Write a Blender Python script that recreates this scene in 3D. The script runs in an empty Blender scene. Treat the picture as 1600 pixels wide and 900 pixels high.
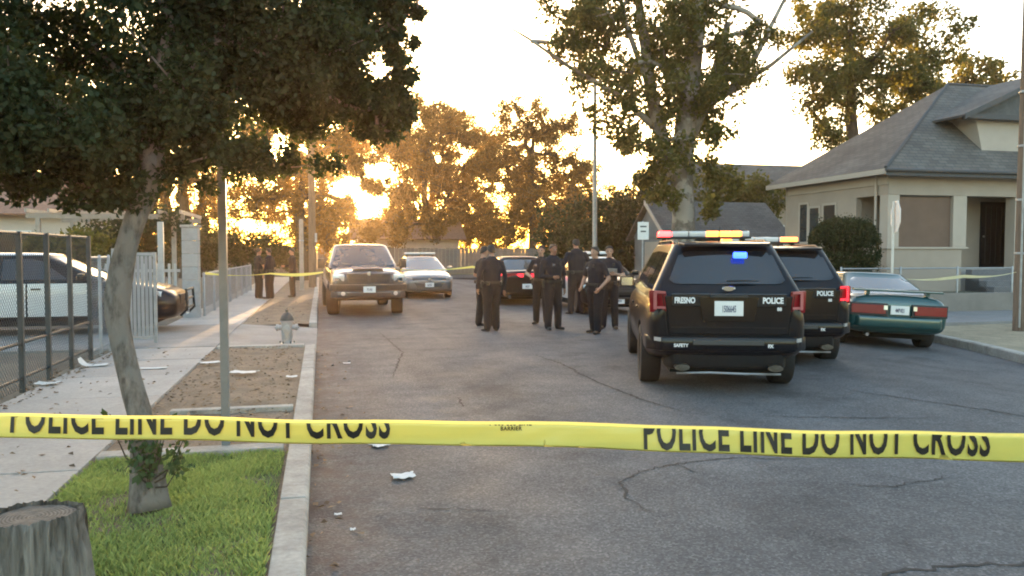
import bpy, bmesh, math, random
import numpy as np
from mathutils import Vector, Matrix, noise
R = math.radians
PI = math.pi
scene = bpy.context.scene
C = bpy.context.collection

# ------------------------------------------------------------------ camera
cam_d = bpy.data.cameras.new('camera')
cam = bpy.data.objects.new('camera', cam_d)
C.objects.link(cam)
cam_d.sensor_width = 36.0
cam_d.lens = 36.0 * 1250 / 1600
cam_d.clip_start = 0.05
cam_d.clip_end = 6000
cam.location = (0, 0, 1.65)
cam.rotation_euler = (R(90) - math.atan(56 / 1250), 0, R(-13.45))
scene.camera = cam

# ------------------------------------------------------------------ sky, sun, exposure
SUN_EL, SUN_AZ = 3.3, 3.6          # degrees; azimuth clockwise from +Y (down the street)
world = bpy.data.worlds.new('World')
scene.world = world
world.use_nodes = True
wn = world.node_tree
wn.nodes.clear()
sky = wn.nodes.new('ShaderNodeTexSky')
sky.sky_type = 'NISHITA'
sky.sun_disc = False
sky.sun_elevation = R(SUN_EL)
sky.sun_rotation = R(SUN_AZ)
sky.altitude = 90
sky.air_density = 0.9
sky.dust_density = 2.4
sky.ozone_density = 0.85
bgn = wn.nodes.new('ShaderNodeBackground')
bgn.inputs['Strength'].default_value = 0.15
wo = wn.nodes.new('ShaderNodeOutputWorld')
wn.links.new(sky.outputs[0], bgn.inputs[0])
wn.links.new(bgn.outputs[0], wo.inputs[0])
sun_d = bpy.data.lights.new('sun', 'SUN')
sun_d.energy = 2.2
sun_d.angle = R(0.6)
sun_d.color = (1.0, 0.60, 0.27)
sun = bpy.data.objects.new('sun', sun_d)
C.objects.link(sun)
sd = Vector((math.sin(R(SUN_AZ)) * math.cos(R(SUN_EL)), math.cos(R(SUN_AZ)) * math.cos(R(SUN_EL)), math.sin(R(SUN_EL))))
sun.rotation_euler = (-sd).to_track_quat('-Z', 'Y').to_euler()
sun.location = (0, 0, 30)
vs = scene.view_settings
vs.view_transform = 'Standard'
vs.look = 'None'
vs.exposure = 3.4
vs.gamma = 1.0
vs.use_curve_mapping = False
scene.cycles.use_denoising = True
scene.cycles.filter_width = 1.9
scene.cycles.max_bounces = 8
scene.cycles.volume_bounces = 0
scene.cycles.transparent_max_bounces = 12

# ------------------------------------------------------------------ materials
def _n(nt, t, **kw):
    n = nt.nodes.new(t)
    for k, v in kw.items():
        setattr(n, k, v)
    return n

MATS = {}
def M(name, col, rough=0.6, metal=0.0, var=0.12, scale=6.0, bump=0.0, bscale=60.0, coat=0.0, spec=0.5, fine=0.0, fscale=120.0, tint=None, coords='Object', stretch=(1, 1, 1), rnd=0.0):
    if name in MATS:
        return MATS[name]
    m = bpy.data.materials.new(name)
    m.use_nodes = True
    nt = m.node_tree
    b = nt.nodes['Principled BSDF']
    b.inputs['Roughness'].default_value = rough
    b.inputs['Metallic'].default_value = metal
    b.inputs['Specular IOR Level'].default_value = spec
    b.inputs['Coat Weight'].default_value = coat
    b.inputs['Coat Roughness'].default_value = 0.06
    tc = _n(nt, 'ShaderNodeTexCoord')
    mp = _n(nt, 'ShaderNodeMapping')
    mp.inputs['Scale'].default_value = stretch
    nt.links.new(tc.outputs[coords], mp.inputs[0])
    n1 = _n(nt, 'ShaderNodeTexNoise')
    n1.inputs['Scale'].default_value = scale
    n1.inputs['Detail'].default_value = 6
    n1.inputs['Roughness'].default_value = 0.6
    nt.links.new(mp.outputs[0], n1.inputs['Vector'])
    ramp = _n(nt, 'ShaderNodeValToRGB')
    c = Vector(col)
    lo = c * (1 - var)
    hi = c * (1 + var)
    if tint is not None:
        lo = lo * 0.5 + Vector(tint) * 0.5
    ramp.color_ramp.elements[0].position = 0.3
    ramp.color_ramp.elements[1].position = 0.7
    ramp.color_ramp.elements[0].color = (*lo, 1)
    ramp.color_ramp.elements[1].color = (*hi, 1)
    nt.links.new(n1.outputs[0], ramp.inputs[0])
    out = ramp.outputs[0]
    if fine > 0:
        n2 = _n(nt, 'ShaderNodeTexNoise')
        n2.inputs['Scale'].default_value = fscale
        n2.inputs['Detail'].default_value = 3
        nt.links.new(mp.outputs[0], n2.inputs['Vector'])
        mr = _n(nt, 'ShaderNodeMapRange')
        mr.inputs['From Min'].default_value = 0.3
        mr.inputs['From Max'].default_value = 0.7
        mr.inputs['To Min'].default_value = 1 - fine
        mr.inputs['To Max'].default_value = 1 + fine
        nt.links.new(n2.outputs[0], mr.inputs[0])
        mx = _n(nt, 'ShaderNodeVectorMath', operation='SCALE')
        nt.links.new(out, mx.inputs[0])
        nt.links.new(mr.outputs[0], mx.inputs['Scale'])
        out = mx.outputs[0]
    if rnd > 0:
        oi = _n(nt, 'ShaderNodeObjectInfo')
        mr = _n(nt, 'ShaderNodeMapRange')
        mr.inputs['To Min'].default_value = 1 - rnd
        mr.inputs['To Max'].default_value = 1 + rnd
        nt.links.new(oi.outputs['Random'], mr.inputs[0])
        mx = _n(nt, 'ShaderNodeVectorMath', operation='SCALE')
        nt.links.new(out, mx.inputs[0])
        nt.links.new(mr.outputs[0], mx.inputs['Scale'])
        out = mx.outputs[0]
    nt.links.new(out, b.inputs['Base Color'])
    if bump > 0:
        n3 = _n(nt, 'ShaderNodeTexNoise')
        n3.inputs['Scale'].default_value = bscale
        n3.inputs['Detail'].default_value = 5
        nt.links.new(mp.outputs[0], n3.inputs['Vector'])
        bp = _n(nt, 'ShaderNodeBump')
        bp.inputs['Strength'].default_value = bump
        bp.inputs['Distance'].default_value = 0.02
        nt.links.new(n3.outputs[0], bp.inputs['Height'])
        nt.links.new(bp.outputs[0], b.inputs['Normal'])
    MATS[name] = m
    return m

def emit(name, col, strength, base=(0.8, 0.8, 0.8)):
    if name in MATS:
        return MATS[name]
    m = bpy.data.materials.new(name)
    m.use_nodes = True
    b = m.node_tree.nodes['Principled BSDF']
    b.inputs['Base Color'].default_value = (*base, 1)
    b.inputs['Roughness'].default_value = 0.2
    b.inputs['Emission Color'].default_value = (*col, 1)
    b.inputs['Emission Strength'].default_value = strength
    MATS[name] = m
    return m

def leaf_mat(name, dark, light, trans=0.4, tcol=None):
    m = bpy.data.materials.new(name)
    m.use_nodes = True
    nt = m.node_tree
    nt.nodes.clear()
    o = _n(nt, 'ShaderNodeOutputMaterial')
    at = _n(nt, 'ShaderNodeAttribute', attribute_name='tint')
    rp = _n(nt, 'ShaderNodeValToRGB')
    rp.color_ramp.elements[0].color = (*dark, 1)
    rp.color_ramp.elements[1].color = (*light, 1)
    nt.links.new(at.outputs['Fac'], rp.inputs[0])
    d = _n(nt, 'ShaderNodeBsdfPrincipled')
    d.inputs['Roughness'].default_value = 0.6
    d.inputs['Specular IOR Level'].default_value = 0.22
    nt.links.new(rp.outputs[0], d.inputs['Base Color'])
    t = _n(nt, 'ShaderNodeBsdfTranslucent')
    mul = _n(nt, 'ShaderNodeVectorMath', operation='MULTIPLY')
    nt.links.new(rp.outputs[0], mul.inputs[0])
    mul.inputs[1].default_value = tcol or (2.2, 2.0, 0.9)
    nt.links.new(mul.outputs[0], t.inputs[0])
    mx = _n(nt, 'ShaderNodeMixShader')
    mx.inputs[0].default_value = trans
    nt.links.new(d.outputs[0], mx.inputs[1])
    nt.links.new(t.outputs[0], mx.inputs[2])
    nt.links.new(mx.outputs[0], o.inputs[0])
    return m

# ------------------------------------------------------------------ mesh helpers
class MB:
    def __init__(s):
        s.v = []
        s.f = []
    def add(s, vs, fs):
        o = len(s.v)
        s.v += [tuple(v) for v in vs]
        s.f += [tuple(i + o for i in f) for f in fs]
        return s
    def box(s, c, d, rz=0.0, rx=0.0, ry=0.0):
        m = Matrix.Translation(c) @ Matrix.Rotation(rz, 4, 'Z') @ Matrix.Rotation(ry, 4, 'Y') @ Matrix.Rotation(rx, 4, 'X')
        x, y, z = d[0] / 2, d[1] / 2, d[2] / 2
        vs = [m @ Vector(p) for p in ((-x, -y, -z), (x, -y, -z), (x, y, -z), (-x, y, -z), (-x, -y, z), (x, -y, z), (x, y, z), (-x, y, z))]
        return s.add(vs, [(0, 3, 2, 1), (4, 5, 6, 7), (0, 1, 5, 4), (1, 2, 6, 5), (2, 3, 7, 6), (3, 0, 4, 7)])
    def bb(s, x0, x1, y0, y1, z0, z1):
        return s.box(((x0 + x1) / 2, (y0 + y1) / 2, (z0 + z1) / 2), (abs(x1 - x0), abs(y1 - y0), abs(z1 - z0)))
    def tube(s, pts, rads, n=8, cap=True, squash=None):
        pts = [Vector(p) for p in pts]
        if not hasattr(rads, '__len__'):
            rads = [rads] * len(pts)
        vs = []
        prev = None
        for i, p in enumerate(pts):
            a = pts[max(0, i - 1)]
            b = pts[min(len(pts) - 1, i + 1)]
            t = (b - a).normalized()
            if prev is None:
                up = Vector((0, 0, 1)) if abs(t.z) < 0.9 else Vector((0, 1, 0))
                x = t.cross(up).normalized()
            else:
                x = (prev - t * prev.dot(t)).normalized()
            prev = x
            y = t.cross(x)
            for k in range(n):
                an = 2 * PI * k / n
                vs.append(p + (x * math.cos(an) + y * math.sin(an)) * rads[i])
        fs = []
        for i in range(len(pts) - 1):
            for k in range(n):
                fs.append((i * n + k, i * n + (k + 1) % n, (i + 1) * n + (k + 1) % n, (i + 1) * n + k))
        if cap:
            fs.append(tuple(range(n - 1, -1, -1)))
            fs.append(tuple((len(pts) - 1) * n + k for k in range(n)))
        return s.add(vs, fs)
    def lathe(s, prof, n=20, c=(0, 0, 0), axis='Z', rz=0.0):
        vs = []
        for r, h in prof:
            for k in range(n):
                a = 2 * PI * k / n
                if axis == 'Z':
                    vs.append((r * math.cos(a), r * math.sin(a), h))
                elif axis == 'X':
                    vs.append((h, r * math.cos(a), r * math.sin(a)))
                else:
                    vs.append((r * math.cos(a), h, r * math.sin(a)))
        m = Matrix.Translation(c) @ Matrix.Rotation(rz, 4, 'Z')
        vs = [m @ Vector(v) for v in vs]
        fs = []
        for i in range(len(prof) - 1):
            for k in range(n):
                f = (i * n + k, i * n + (k + 1) % n, (i + 1) * n + (k + 1) % n, (i + 1) * n + k)
                fs.append(f if axis != 'Y' else f[::-1])
        fs.append(tuple(range(n)) if axis == 'Y' else tuple(range(n))[::-1])
        o = (len(prof) - 1) * n
        fs.append(tuple(o + k for k in range(n))[::-1] if axis == 'Y' else tuple(o + k for k in range(n)))
        return s.add(vs, fs)
    def prism(s, poly, a, b):
        """poly: list of 3D points (planar), swept from +a to +b (vectors)."""
        n = len(poly)
        a, b = Vector(a), Vector(b)
        vs = [Vector(p) + a for p in poly] + [Vector(p) + b for p in poly]
        fs = [tuple(range(n))[::-1], tuple(range(n, 2 * n))] + [(i, (i + 1) % n, n + (i + 1) % n, n + i) for i in range(n)]
        return s.add(vs, fs)
    def grid(s, fn, nu, nv):
        vs = [fn(i / nu, j / nv) for j in range(nv + 1) for i in range(nu + 1)]
        fs = [(j * (nu + 1) + i, j * (nu + 1) + i + 1, (j + 1) * (nu + 1) + i + 1, (j + 1) * (nu + 1) + i) for j in range(nv) for i in range(nu)]
        return s.add(vs, fs)
    def mesh(s, name):
        me = bpy.data.meshes.new(name)
        me.from_pydata(s.v, [], s.f)
        me.update()
        return me
    def build(s, name, mat=None, parent=None, smooth=False, bevel=0.0, fix=True, seg=2):
        me = s.mesh(name)
        bm = bmesh.new()
        bm.from_mesh(me)
        if fix:
            bmesh.ops.recalc_face_normals(bm, faces=bm.faces)
        if bevel > 0:
            es = [e for e in bm.edges if len(e.link_faces) == 2 and e.calc_face_angle(0) > R(35)]
            bmesh.ops.bevel(bm, geom=es, offset=bevel, segments=seg, affect='EDGES', profile=0.6, clamp_overlap=True)
        bm.to_mesh(me)
        bm.free()
        return link(name, me, mat, parent, smooth)

def link(name, me, mat=None, parent=None, smooth=False):
    if mat is not None:
        me.materials.clear()
        me.materials.append(mat)
    if smooth:
        me.polygons.foreach_set('use_smooth', [True] * len(me.polygons))
        if smooth != 'all':
            try:
                me.set_sharp_from_angle(angle=R(38))
            except Exception:
                pass
    o = bpy.data.objects.new(name, me)
    C.objects.link(o)
    if parent is not None:
        o.parent = parent
    return o

def tag(o, label=None, cat=None, group=None, kind=None):
    if label:
        o['label'] = label
    if cat:
        o['category'] = cat
    if group:
        o['group'] = group
    if kind:
        o['kind'] = kind
    return o

def thing(name, label, cat, loc=(0, 0, 0), rz=0.0, group=None, roll=0.0, pitch=0.0):
    o = bpy.data.objects.new(name, None)
    o.empty_display_size = 0.2
    C.objects.link(o)
    o.location = loc
    o.rotation_euler = (pitch, roll, rz)
    return tag(o, label, cat, group)

def copy_tree(o, parent=None):
    c = o.copy()
    C.objects.link(c)
    c.parent = parent
    for ch in o.children:
        copy_tree(ch, c)
    return c

def np_mesh(name, verts, quads):
    """fast quad mesh from numpy arrays"""
    me = bpy.data.meshes.new(name)
    nv, nf = len(verts), len(quads)
    k = quads.shape[1]
    me.vertices.add(nv)
    me.vertices.foreach_set('co', np.asarray(verts, dtype=np.float32).ravel())
    me.loops.add(nf * k)
    me.loops.foreach_set('vertex_index', np.asarray(quads, dtype=np.int32).ravel())
    me.polygons.add(nf)
    me.polygons.foreach_set('loop_start', np.arange(0, nf * k, k, dtype=np.int32))
    me.update(calc_edges=True)
    return me

def text_mesh(body, size, ext=0.0015, off=0.0, xs=1.0, align='CENTER', spacing=1.0):
    cu = bpy.data.curves.new('lettering', 'FONT')
    cu.body = body
    cu.size = size
    cu.extrude = ext
    cu.offset = off
    cu.align_x = align
    cu.space_character = spacing
    cu.resolution_u = 3
    ob = bpy.data.objects.new('lettering', cu)
    C.objects.link(ob)
    bpy.context.view_layer.update()
    dg = bpy.context.evaluated_depsgraph_get()
    me = bpy.data.meshes.new_from_object(ob.evaluated_get(dg))
    bpy.data.objects.remove(ob)
    bpy.data.curves.remove(cu)
    me.transform(Matrix.Diagonal((xs, 1, 1, 1)))
    return me

REAR = Matrix(((1, 0, 0, 0), (0, 0, -1, 0), (0, 1, 0, 0), (0, 0, 0, 1)))     # text facing -Y
FRONT = Matrix(((-1, 0, 0, 0), (0, 0, 1, 0), (0, 1, 0, 0), (0, 0, 0, 1)))    # text facing +Y
def text(name, body, size, pos, mat, parent, mtx=REAR, **kw):
    me = text_mesh(body, size, **kw)
    me.transform(Matrix.Translation(pos) @ mtx)
    return link(name, me, mat, parent)

def applied(ob, name, mat=None, parent=None, smooth=True):
    bpy.context.view_layer.update()
    dg = bpy.context.evaluated_depsgraph_get()
    me = bpy.data.meshes.new_from_object(ob.evaluated_get(dg))
    bpy.data.objects.remove(ob)
    return link(name, me, mat, parent, smooth)

# ------------------------------------------------------------------ shared materials
random.seed(7)
rng = np.random.default_rng(7)
concrete = M('concrete', (0.36, 0.335, 0.31), 0.85, var=0.14, scale=1.3, bump=0.25, bscale=45, fine=0.10, fscale=30, rnd=0.07)
kerb_mat = M('kerb_concrete', (0.37, 0.345, 0.31), 0.85, var=0.2, scale=3, bump=0.3, bscale=40, fine=0.14, fscale=25, tint=(0.2, 0.18, 0.16), rnd=0.08)
soil = M('dry_soil', (0.20, 0.15, 0.105), 0.95, var=0.3, scale=3.0, bump=0.6, bscale=25, fine=0.25, fscale=40)
dirt_right = M('pale_dirt', (0.27, 0.23, 0.16), 0.95, var=0.25, scale=2, bump=0.5, bscale=20, fine=0.2, fscale=30)
yard_mat = M('yard_ground', (0.12, 0.105, 0.08), 0.95, var=0.3, scale=1.0, bump=0.4, bscale=12, fine=0.2)
field_mat = M('dry_field_grass', (0.11, 0.12, 0.05), 0.95, var=0.3, scale=0.4, bump=0.4, bscale=8, fine=0.25, fscale=10)
galv = M('galvanised_steel', (0.33, 0.34, 0.35), 0.5, 0.6, var=0.15, scale=9, bump=0.08)
dark_steel = M('dark_painted_steel', (0.055, 0.065, 0.07), 0.5, 0.2, var=0.2, scale=7, bump=0.05)
rust_steel = M('worn_brown_steel', (0.17, 0.13, 0.11), 0.6, 0.3, var=0.25, scale=12, bump=0.1)
white_paint = M('white_paint', (0.72, 0.71, 0.68), 0.6, var=0.06, scale=4, bump=0.05)
wood_pole = M('weathered_wood', (0.16, 0.115, 0.085), 0.9, var=0.3, scale=5, bump=0.6, bscale=20, stretch=(6, 6, 0.5))

def asphalt():
    m = bpy.data.materials.new('asphalt')
    m.use_nodes = True
    nt = m.node_tree
    L = nt.links.new
    b = nt.nodes['Principled BSDF']
    b.inputs['Specular IOR Level'].default_value = 0.14
    g = _n(nt, 'ShaderNodeNewGeometry')
    def noi(s, det=5, rough=0.6):
        n = _n(nt, 'ShaderNodeTexNoise')
        n.inputs['Scale'].default_value = s
        n.inputs['Detail'].default_value = det
        n.inputs['Roughness'].default_value = rough
        L(g.outputs['Position'], n.inputs['Vector'])
        return n
    def rmp(src, stops):
        r = _n(nt, 'ShaderNodeValToRGB')
        while len(r.color_ramp.elements) < len(stops):
            r.color_ramp.elements.new(0.5)
        for e, (p, c) in zip(r.color_ramp.elements, stops):
            e.position = p
            e.color = (*c, 1) if hasattr(c, '__len__') else (c, c, c, 1)
        L(src, r.inputs[0])
        return r.outputs[0]
    def mix(t, a, b_, f):
        n = _n(nt, 'ShaderNodeMix', data_type='RGBA', blend_type=t)
        if isinstance(f, float):
            n.inputs[0].default_value = f
        else:
            L(f, n.inputs[0])
        L(a, n.inputs[6])
        if isinstance(b_, tuple):
            n.inputs[7].default_value = (*b_, 1)
        else:
            L(b_, n.inputs[7])
        return n.outputs[2]
    base = rmp(noi(0.35, 6).outputs[0], [(0.3, (0.106, 0.105, 0.107)), (0.5, (0.129, 0.128, 0.130)), (0.72, (0.155, 0.153, 0.155))])
    mott = rmp(noi(2.2, 8, 0.72).outputs[0], [(0.3, 0.80), (0.7, 1.16)])
    c = mix('MULTIPLY', base, mott, 1.0)
    agg = _n(nt, 'ShaderNodeTexVoronoi')
    agg.inputs['Scale'].default_value = 70
    L(g.outputs['Position'], agg.inputs['Vector'])
    ag = rmp(agg.outputs['Color'], [(0.1, 0.62), (0.6, 1.02), (0.95, 1.75)])
    c = mix('MULTIPLY', c, ag, 0.75)
    c = mix('MULTIPLY', c, rmp(noi(0.8, 7, 0.62).outputs[0], [(0.36, 0.70), (0.44, 1.0), (0.62, 1.0), (0.70, 1.12)]), 0.8)
    # oil-dark worn wheel streaks along the street
    mp = _n(nt, 'ShaderNodeMapping')
    mp.inputs['Scale'].default_value = (1.1, 0.07, 1)
    L(g.outputs['Position'], mp.inputs[0])
    st = _n(nt, 'ShaderNodeTexNoise')
    st.inputs['Scale'].default_value = 1.0
    st.inputs['Detail'].default_value = 5
    L(mp.outputs[0], st.inputs['Vector'])
    c = mix('MULTIPLY', c, rmp(st.outputs[0], [(0.35, 0.82), (0.65, 1.1)]), 0.9)
    # reddish silt and leaf stain in the left gutter
    sx = _n(nt, 'ShaderNodeSeparateXYZ')
    L(g.outputs['Position'], sx.inputs[0])
    mr = _n(nt, 'ShaderNodeMapRange')
    mr.inputs['From Min'].default_value = 0.75
    mr.inputs['From Max'].default_value = -0.05
    L(sx.outputs[0], mr.inputs[0])
    mm = _n(nt, 'ShaderNodeMath', operation='MULTIPLY')
    L(mr.outputs[0], mm.inputs[0])
    L(rmp(noi(4.0, 7, 0.7).outputs[0], [(0.38, 0.0), (0.62, 0.9)]), mm.inputs[1])
    c = mix('MIX', c, (0.085, 0.060, 0.056), mm.outputs[0])
    L(c, b.inputs['Base Color'])
    L(rmp(noi(1.2, 4).outputs[0], [(0.3, 0.62), (0.7, 0.85)]), b.inputs['Roughness'])
    bp = _n(nt, 'ShaderNodeBump')
    bp.inputs['Strength'].default_value = 0.55
    bp.inputs['Distance'].default_value = 0.006
    L(agg.outputs['Distance'], bp.inputs['Height'])
    bp2 = _n(nt, 'ShaderNodeBump')
    bp2.inputs['Strength'].default_value = 0.35
    bp2.inputs['Distance'].default_value = 0.03
    L(noi(5, 6, 0.7).outputs[0], bp2.inputs['Height'])
    L(bp.outputs[0], bp2.inputs['Normal'])
    L(bp2.outputs[0], b.inputs['Normal'])
    return m
asphalt_m = asphalt()

# ------------------------------------------------------------------ ground, road, kerbs, pavement
def KR(y):
    return float(np.interp(y, [-8, 10.4, 12.9, 15, 18, 22, 27, 52], [4.8, 10.8, 11.65, 12.05, 12.0, 11.2, 10.2, 9.8]))
def zroad(x, y):
    k = KR(y)
    t = min(1, max(0, (x - k + 3.2) / 3.0))
    return -0.12 * t * t * (3 - 2 * t)
ground = MB().grid(lambda u, v: (-1500 + 3000 * u, -60 + 3000 * v, -0.3), 4, 4).build('ground', M('dull_ground', (0.055, 0.058, 0.055), 0.95, var=0.25, scale=0.5, fine=0.2, fscale=3))
tag(ground, kind='structure')
XL = -0.09
def road_pt(u, v):
    y = -40 + 92 * v
    x = XL - 0.03 + (KR(y) + 0.05 - XL) * u
    return (x, y, zroad(x, y) + 0.012 * noise.noise(Vector((x * 0.5, y * 0.3, 1.0))))
road = MB().grid(road_pt, 36, 140).build('road', asphalt_m, smooth='all')
tag(road, kind='structure')
cs = MB().grid(lambda u, v: (-70 + 160 * u, 51.6 + 6.5 * v, -0.02), 8, 2).build('cross_street', asphalt_m)
tag(cs, kind='structure')
fld = MB().grid(lambda u, v: (-300 + 600 * u, 58.2 + 500 * v, 0.0), 8, 8).build('field', field_mat)
tag(fld, kind='structure')

def crack(pts, w, seed):
    rd = random.Random(seed)
    out = []
    for i in range(len(pts) - 1):
        a, b = Vector(pts[i]), Vector(pts[i + 1])
        n = max(3, int((b - a).length / 0.045))
        for k in range(n):
            out.append(a.lerp(b, k / n) + Vector((rd.gauss(0, 0.012), rd.gauss(0, 0.016))))
    out.append(Vector(pts[-1]))
    vs, fs = [], []
    for i, p in enumerate(out):
        a = out[max(0, i - 1)]
        b = out[min(len(out) - 1, i + 1)]
        t = (b - a).normalized()
        nrm = Vector((-t.y, t.x))
        ww = w * (0.35 + 0.9 * rd.random()) * min(1, 0.25 + 4 * min(i, len(out) - 1 - i) / len(out))
        for s in (-1, 1):
            q = p + nrm * ww * s
            vs.append((q.x, q.y, zroad(q.x, q.y) + 0.012 * noise.noise(Vector((q.x * 0.5, q.y * 0.3, 1.0))) + 0.005))
        if i:
            fs.append((2 * i - 2, 2 * i - 1, 2 * i + 1, 2 * i))
    MB().add(vs, fs).build('crack', M('crack_fill', (0.036, 0.034, 0.033), 0.9, var=0.3), road)
crack([(2.02, 4.62), (1.98, 4.95), (2.06, 5.29), (2.3, 5.55), (2.65, 5.68), (3.2, 5.76), (3.75, 5.55)], 0.012, 1)
crack([(2.65, 5.68), (2.72, 5.42)], 0.008, 2)
crack([(2.4, 3.35), (2.9, 3.5), (3.62, 3.44), (4.3, 3.6)], 0.012, 3)
crack([(3.3, 12.4), (3.44, 11.2), (3.4, 9.6), (3.5, 8.3), (3.66, 7.5)], 0.016, 4)
crack([(1.5, 8.95), (1.47, 8.35)], 0.012, 5)
crack([(6.1, 8.4), (6.9, 6.6), (7.5, 5.9)], 0.014, 6)
crack([(4.3, 7.2), (5.1, 6.9), (5.9, 6.7)], 0.012, 7)
crack([(3.55, 4.9), (3.9, 4.75), (4.5, 4.9)], 0.008, 8)
crack([(0.9, 10.5), (1.3, 13.2), (1.15, 17)], 0.014, 9)
crack([(0.6, 5.1), (1.1, 4.9)], 0.006, 10)

# kerbs: one mesh per cast length
def kerb_run(parent, pts, w, ztop, zbot, name='kerb_stone'):
    for i in range(len(pts) - 1):
        a, b = Vector(pts[i]), Vector(pts[i + 1])
        t = (b - a).normalized()
        n = Vector((t.y, -t.x))
        a2, b2 = a + t * 0.006, b - t * 0.006
        dz = random.uniform(-0.005, 0.005)
        poly = [(*(a2), zbot), (*(a2 - n * w), zbot), (*(a2 - n * w), ztop + dz), (*(a2 - n * 0.02), ztop + dz), (*a2, ztop - 0.02 + dz)]
        m = MB().prism(poly, (0, 0, 0), (*(b2 - a2), 0))
        m.build(name, kerb_mat, parent, bevel=0.008)
kl = thing('kerb', None, None)
del_keys = [k for k in ('label', 'category') if k in kl.keys()]
tag(kl, kind='structure')
ys = [2.2 - 2.4 * 2 + 1.93 * i for i in range(10)]
ys = [y for y in ys if y < 13.0] + [13.72]
kerb_run(kl, [(XL, y) for y in ys], 0.17, 0.12, -0.2)
kerb_run(kl, [(XL, 17.9 + 2.3 * i) for i in range(15)], 0.17, 0.12, -0.2)
kr = thing('right_kerb', None, None)
tag(kr, kind='structure')
kerb_run(kr, [(KR(y), y) for y in np.arange(50.5, -7, -1.6)], 0.17, 0.035, -0.3)

# left pavement slabs
pv = thing('pavement', None, None)
tag(pv, kind='structure')
SWL, SWR = -3.16, -1.66
y = -3.0
slabs = []
while y < 13.6:
    slabs.append((y, min(y + 1.52, 13.7)))
    y += 1.52
y = 17.9
while y < 50:
    slabs.append((y, y + 1.52))
    y += 1.52
for (a, b) in slabs:
    m = MB().box(((SWL + SWR) / 2, (a + b) / 2, 0.02), (SWR - SWL - 0.012, b - a - 0.014, 0.2), rx=random.uniform(-0.003, 0.003), ry=random.uniform(-0.003, 0.003))
    m.build('slab', concrete, pv, bevel=0.008)
# driveway apron
drv = thing('driveway', None, None)
tag(drv, kind='structure')
conc_d = M('driveway_concrete', (0.25, 0.235, 0.22), 0.85, var=0.2, scale=1.2, bump=0.25, bscale=40, fine=0.12, fscale=25, rnd=0.06)
for (a, b) in ((13.74, 15.8), (15.812, 17.86)):
    MB().prism([(SWR, a, 0.12), (XL + 0.005, a, 0.012), (XL + 0.005, a, -0.2), (SWR, a, -0.2)], (0, 0, 0), (0, b - a, 0)).build('apron_slab', conc_d, drv, bevel=0.006)
    for (x0, x1) in ((-3.5, SWR - 0.012), (-6.5, -3.512), (-9.5, -6.512)):
        MB().bb(x0, x1, a, b, -0.1, 0.121).build('slab', conc_d, drv, bevel=0.006)
# soil of the planting strip, gently bumpy
def strip(name, x0, x1, y0, y1, z, mat, amp=0.02, nx=16, ny=60):
    def f(u, v):
        x, y_ = x0 + (x1 - x0) * u, y0 + (y1 - y0) * v
        e = min(1, 6 * min(u, 1 - u))
        return (x, y_, z + e * amp * (0.4 + noise.noise(Vector((x * 1.7, y_ * 1.7, 0.3))) + 0.5 * noise.noise(Vector((x * 6, y_ * 6, 2.3)))))
    o = MB().grid(f, nx, ny).build(name, mat, smooth='all')
    tag(o, kind='structure')
    return o
strip('planting_strip', SWR, XL - 0.16, -3, 13.72, 0.085, soil, 0.025, 18, 160)
strip('planting_strip', SWR, XL - 0.16, 17.88, 50, 0.09, soil, 0.02, 8, 60)
strip('left_yard', -70, SWL, -6, 13.72, 0.09, yard_mat, 0.03, 30, 10)
strip('left_yard', -70, SWL, 17.88, 51, 0.09, yard_mat, 0.03, 30, 16)
MB().grid(lambda u, v: (-70 + (-9.5 + 70) * u, 13.72 + 4.16 * v, 0.08), 4, 2).build('left_yard', yard_mat)['kind'] = 'structure'
for (a, b, x0, x1) in ((6.42, 6.60, SWR + 0.02, -0.30), (8.12, 8.24, -1.42, -0.28), (13.52, 13.70, SWR + 0.02, -0.28)):
    o = MB().bb(x0, x1, a, b, 0.02, 0.135).build('edging_strip', kerb_mat, bevel=0.012)
    tag(o, kind='structure')
# right verge, side pavement and yard
vg = MB().grid(lambda u, v: ((lambda yy: (KR(yy) + 0.13 + (60 - KR(yy)) * u ** 2.2, yy, 0.02 + 0.03 * noise.noise(Vector((u * 40, yy, 0.7)))))(-8 + 59.5 * v)), 40, 80).build('verge', dirt_right, smooth='all')
tag(vg, kind='structure')
sp = thing('side_pavement', None, None)
tag(sp, kind='structure')
asph2 = M('side_pavement_concrete', (0.22, 0.215, 0.215), 0.85, var=0.12, scale=1.5, bump=0.2, fine=0.1, rnd=0.06)
for i in range(14):
    MB().bb(12.45 + 1.6 * i + 0.01, 12.45 + 1.6 * (i + 1), 15.0, 17.85, -0.1, 0.085).build('slab', asph2, sp, bevel=0.006)
yd = MB().bb(13.1, 45, 18.05, 29.5, -0.2, 0.5).build('raised_yard', M('dry_lawn', (0.10, 0.095, 0.05), 0.95, var=0.3, scale=2, bump=0.5, bscale=20, fine=0.2))
tag(yd, kind='structure')

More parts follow.
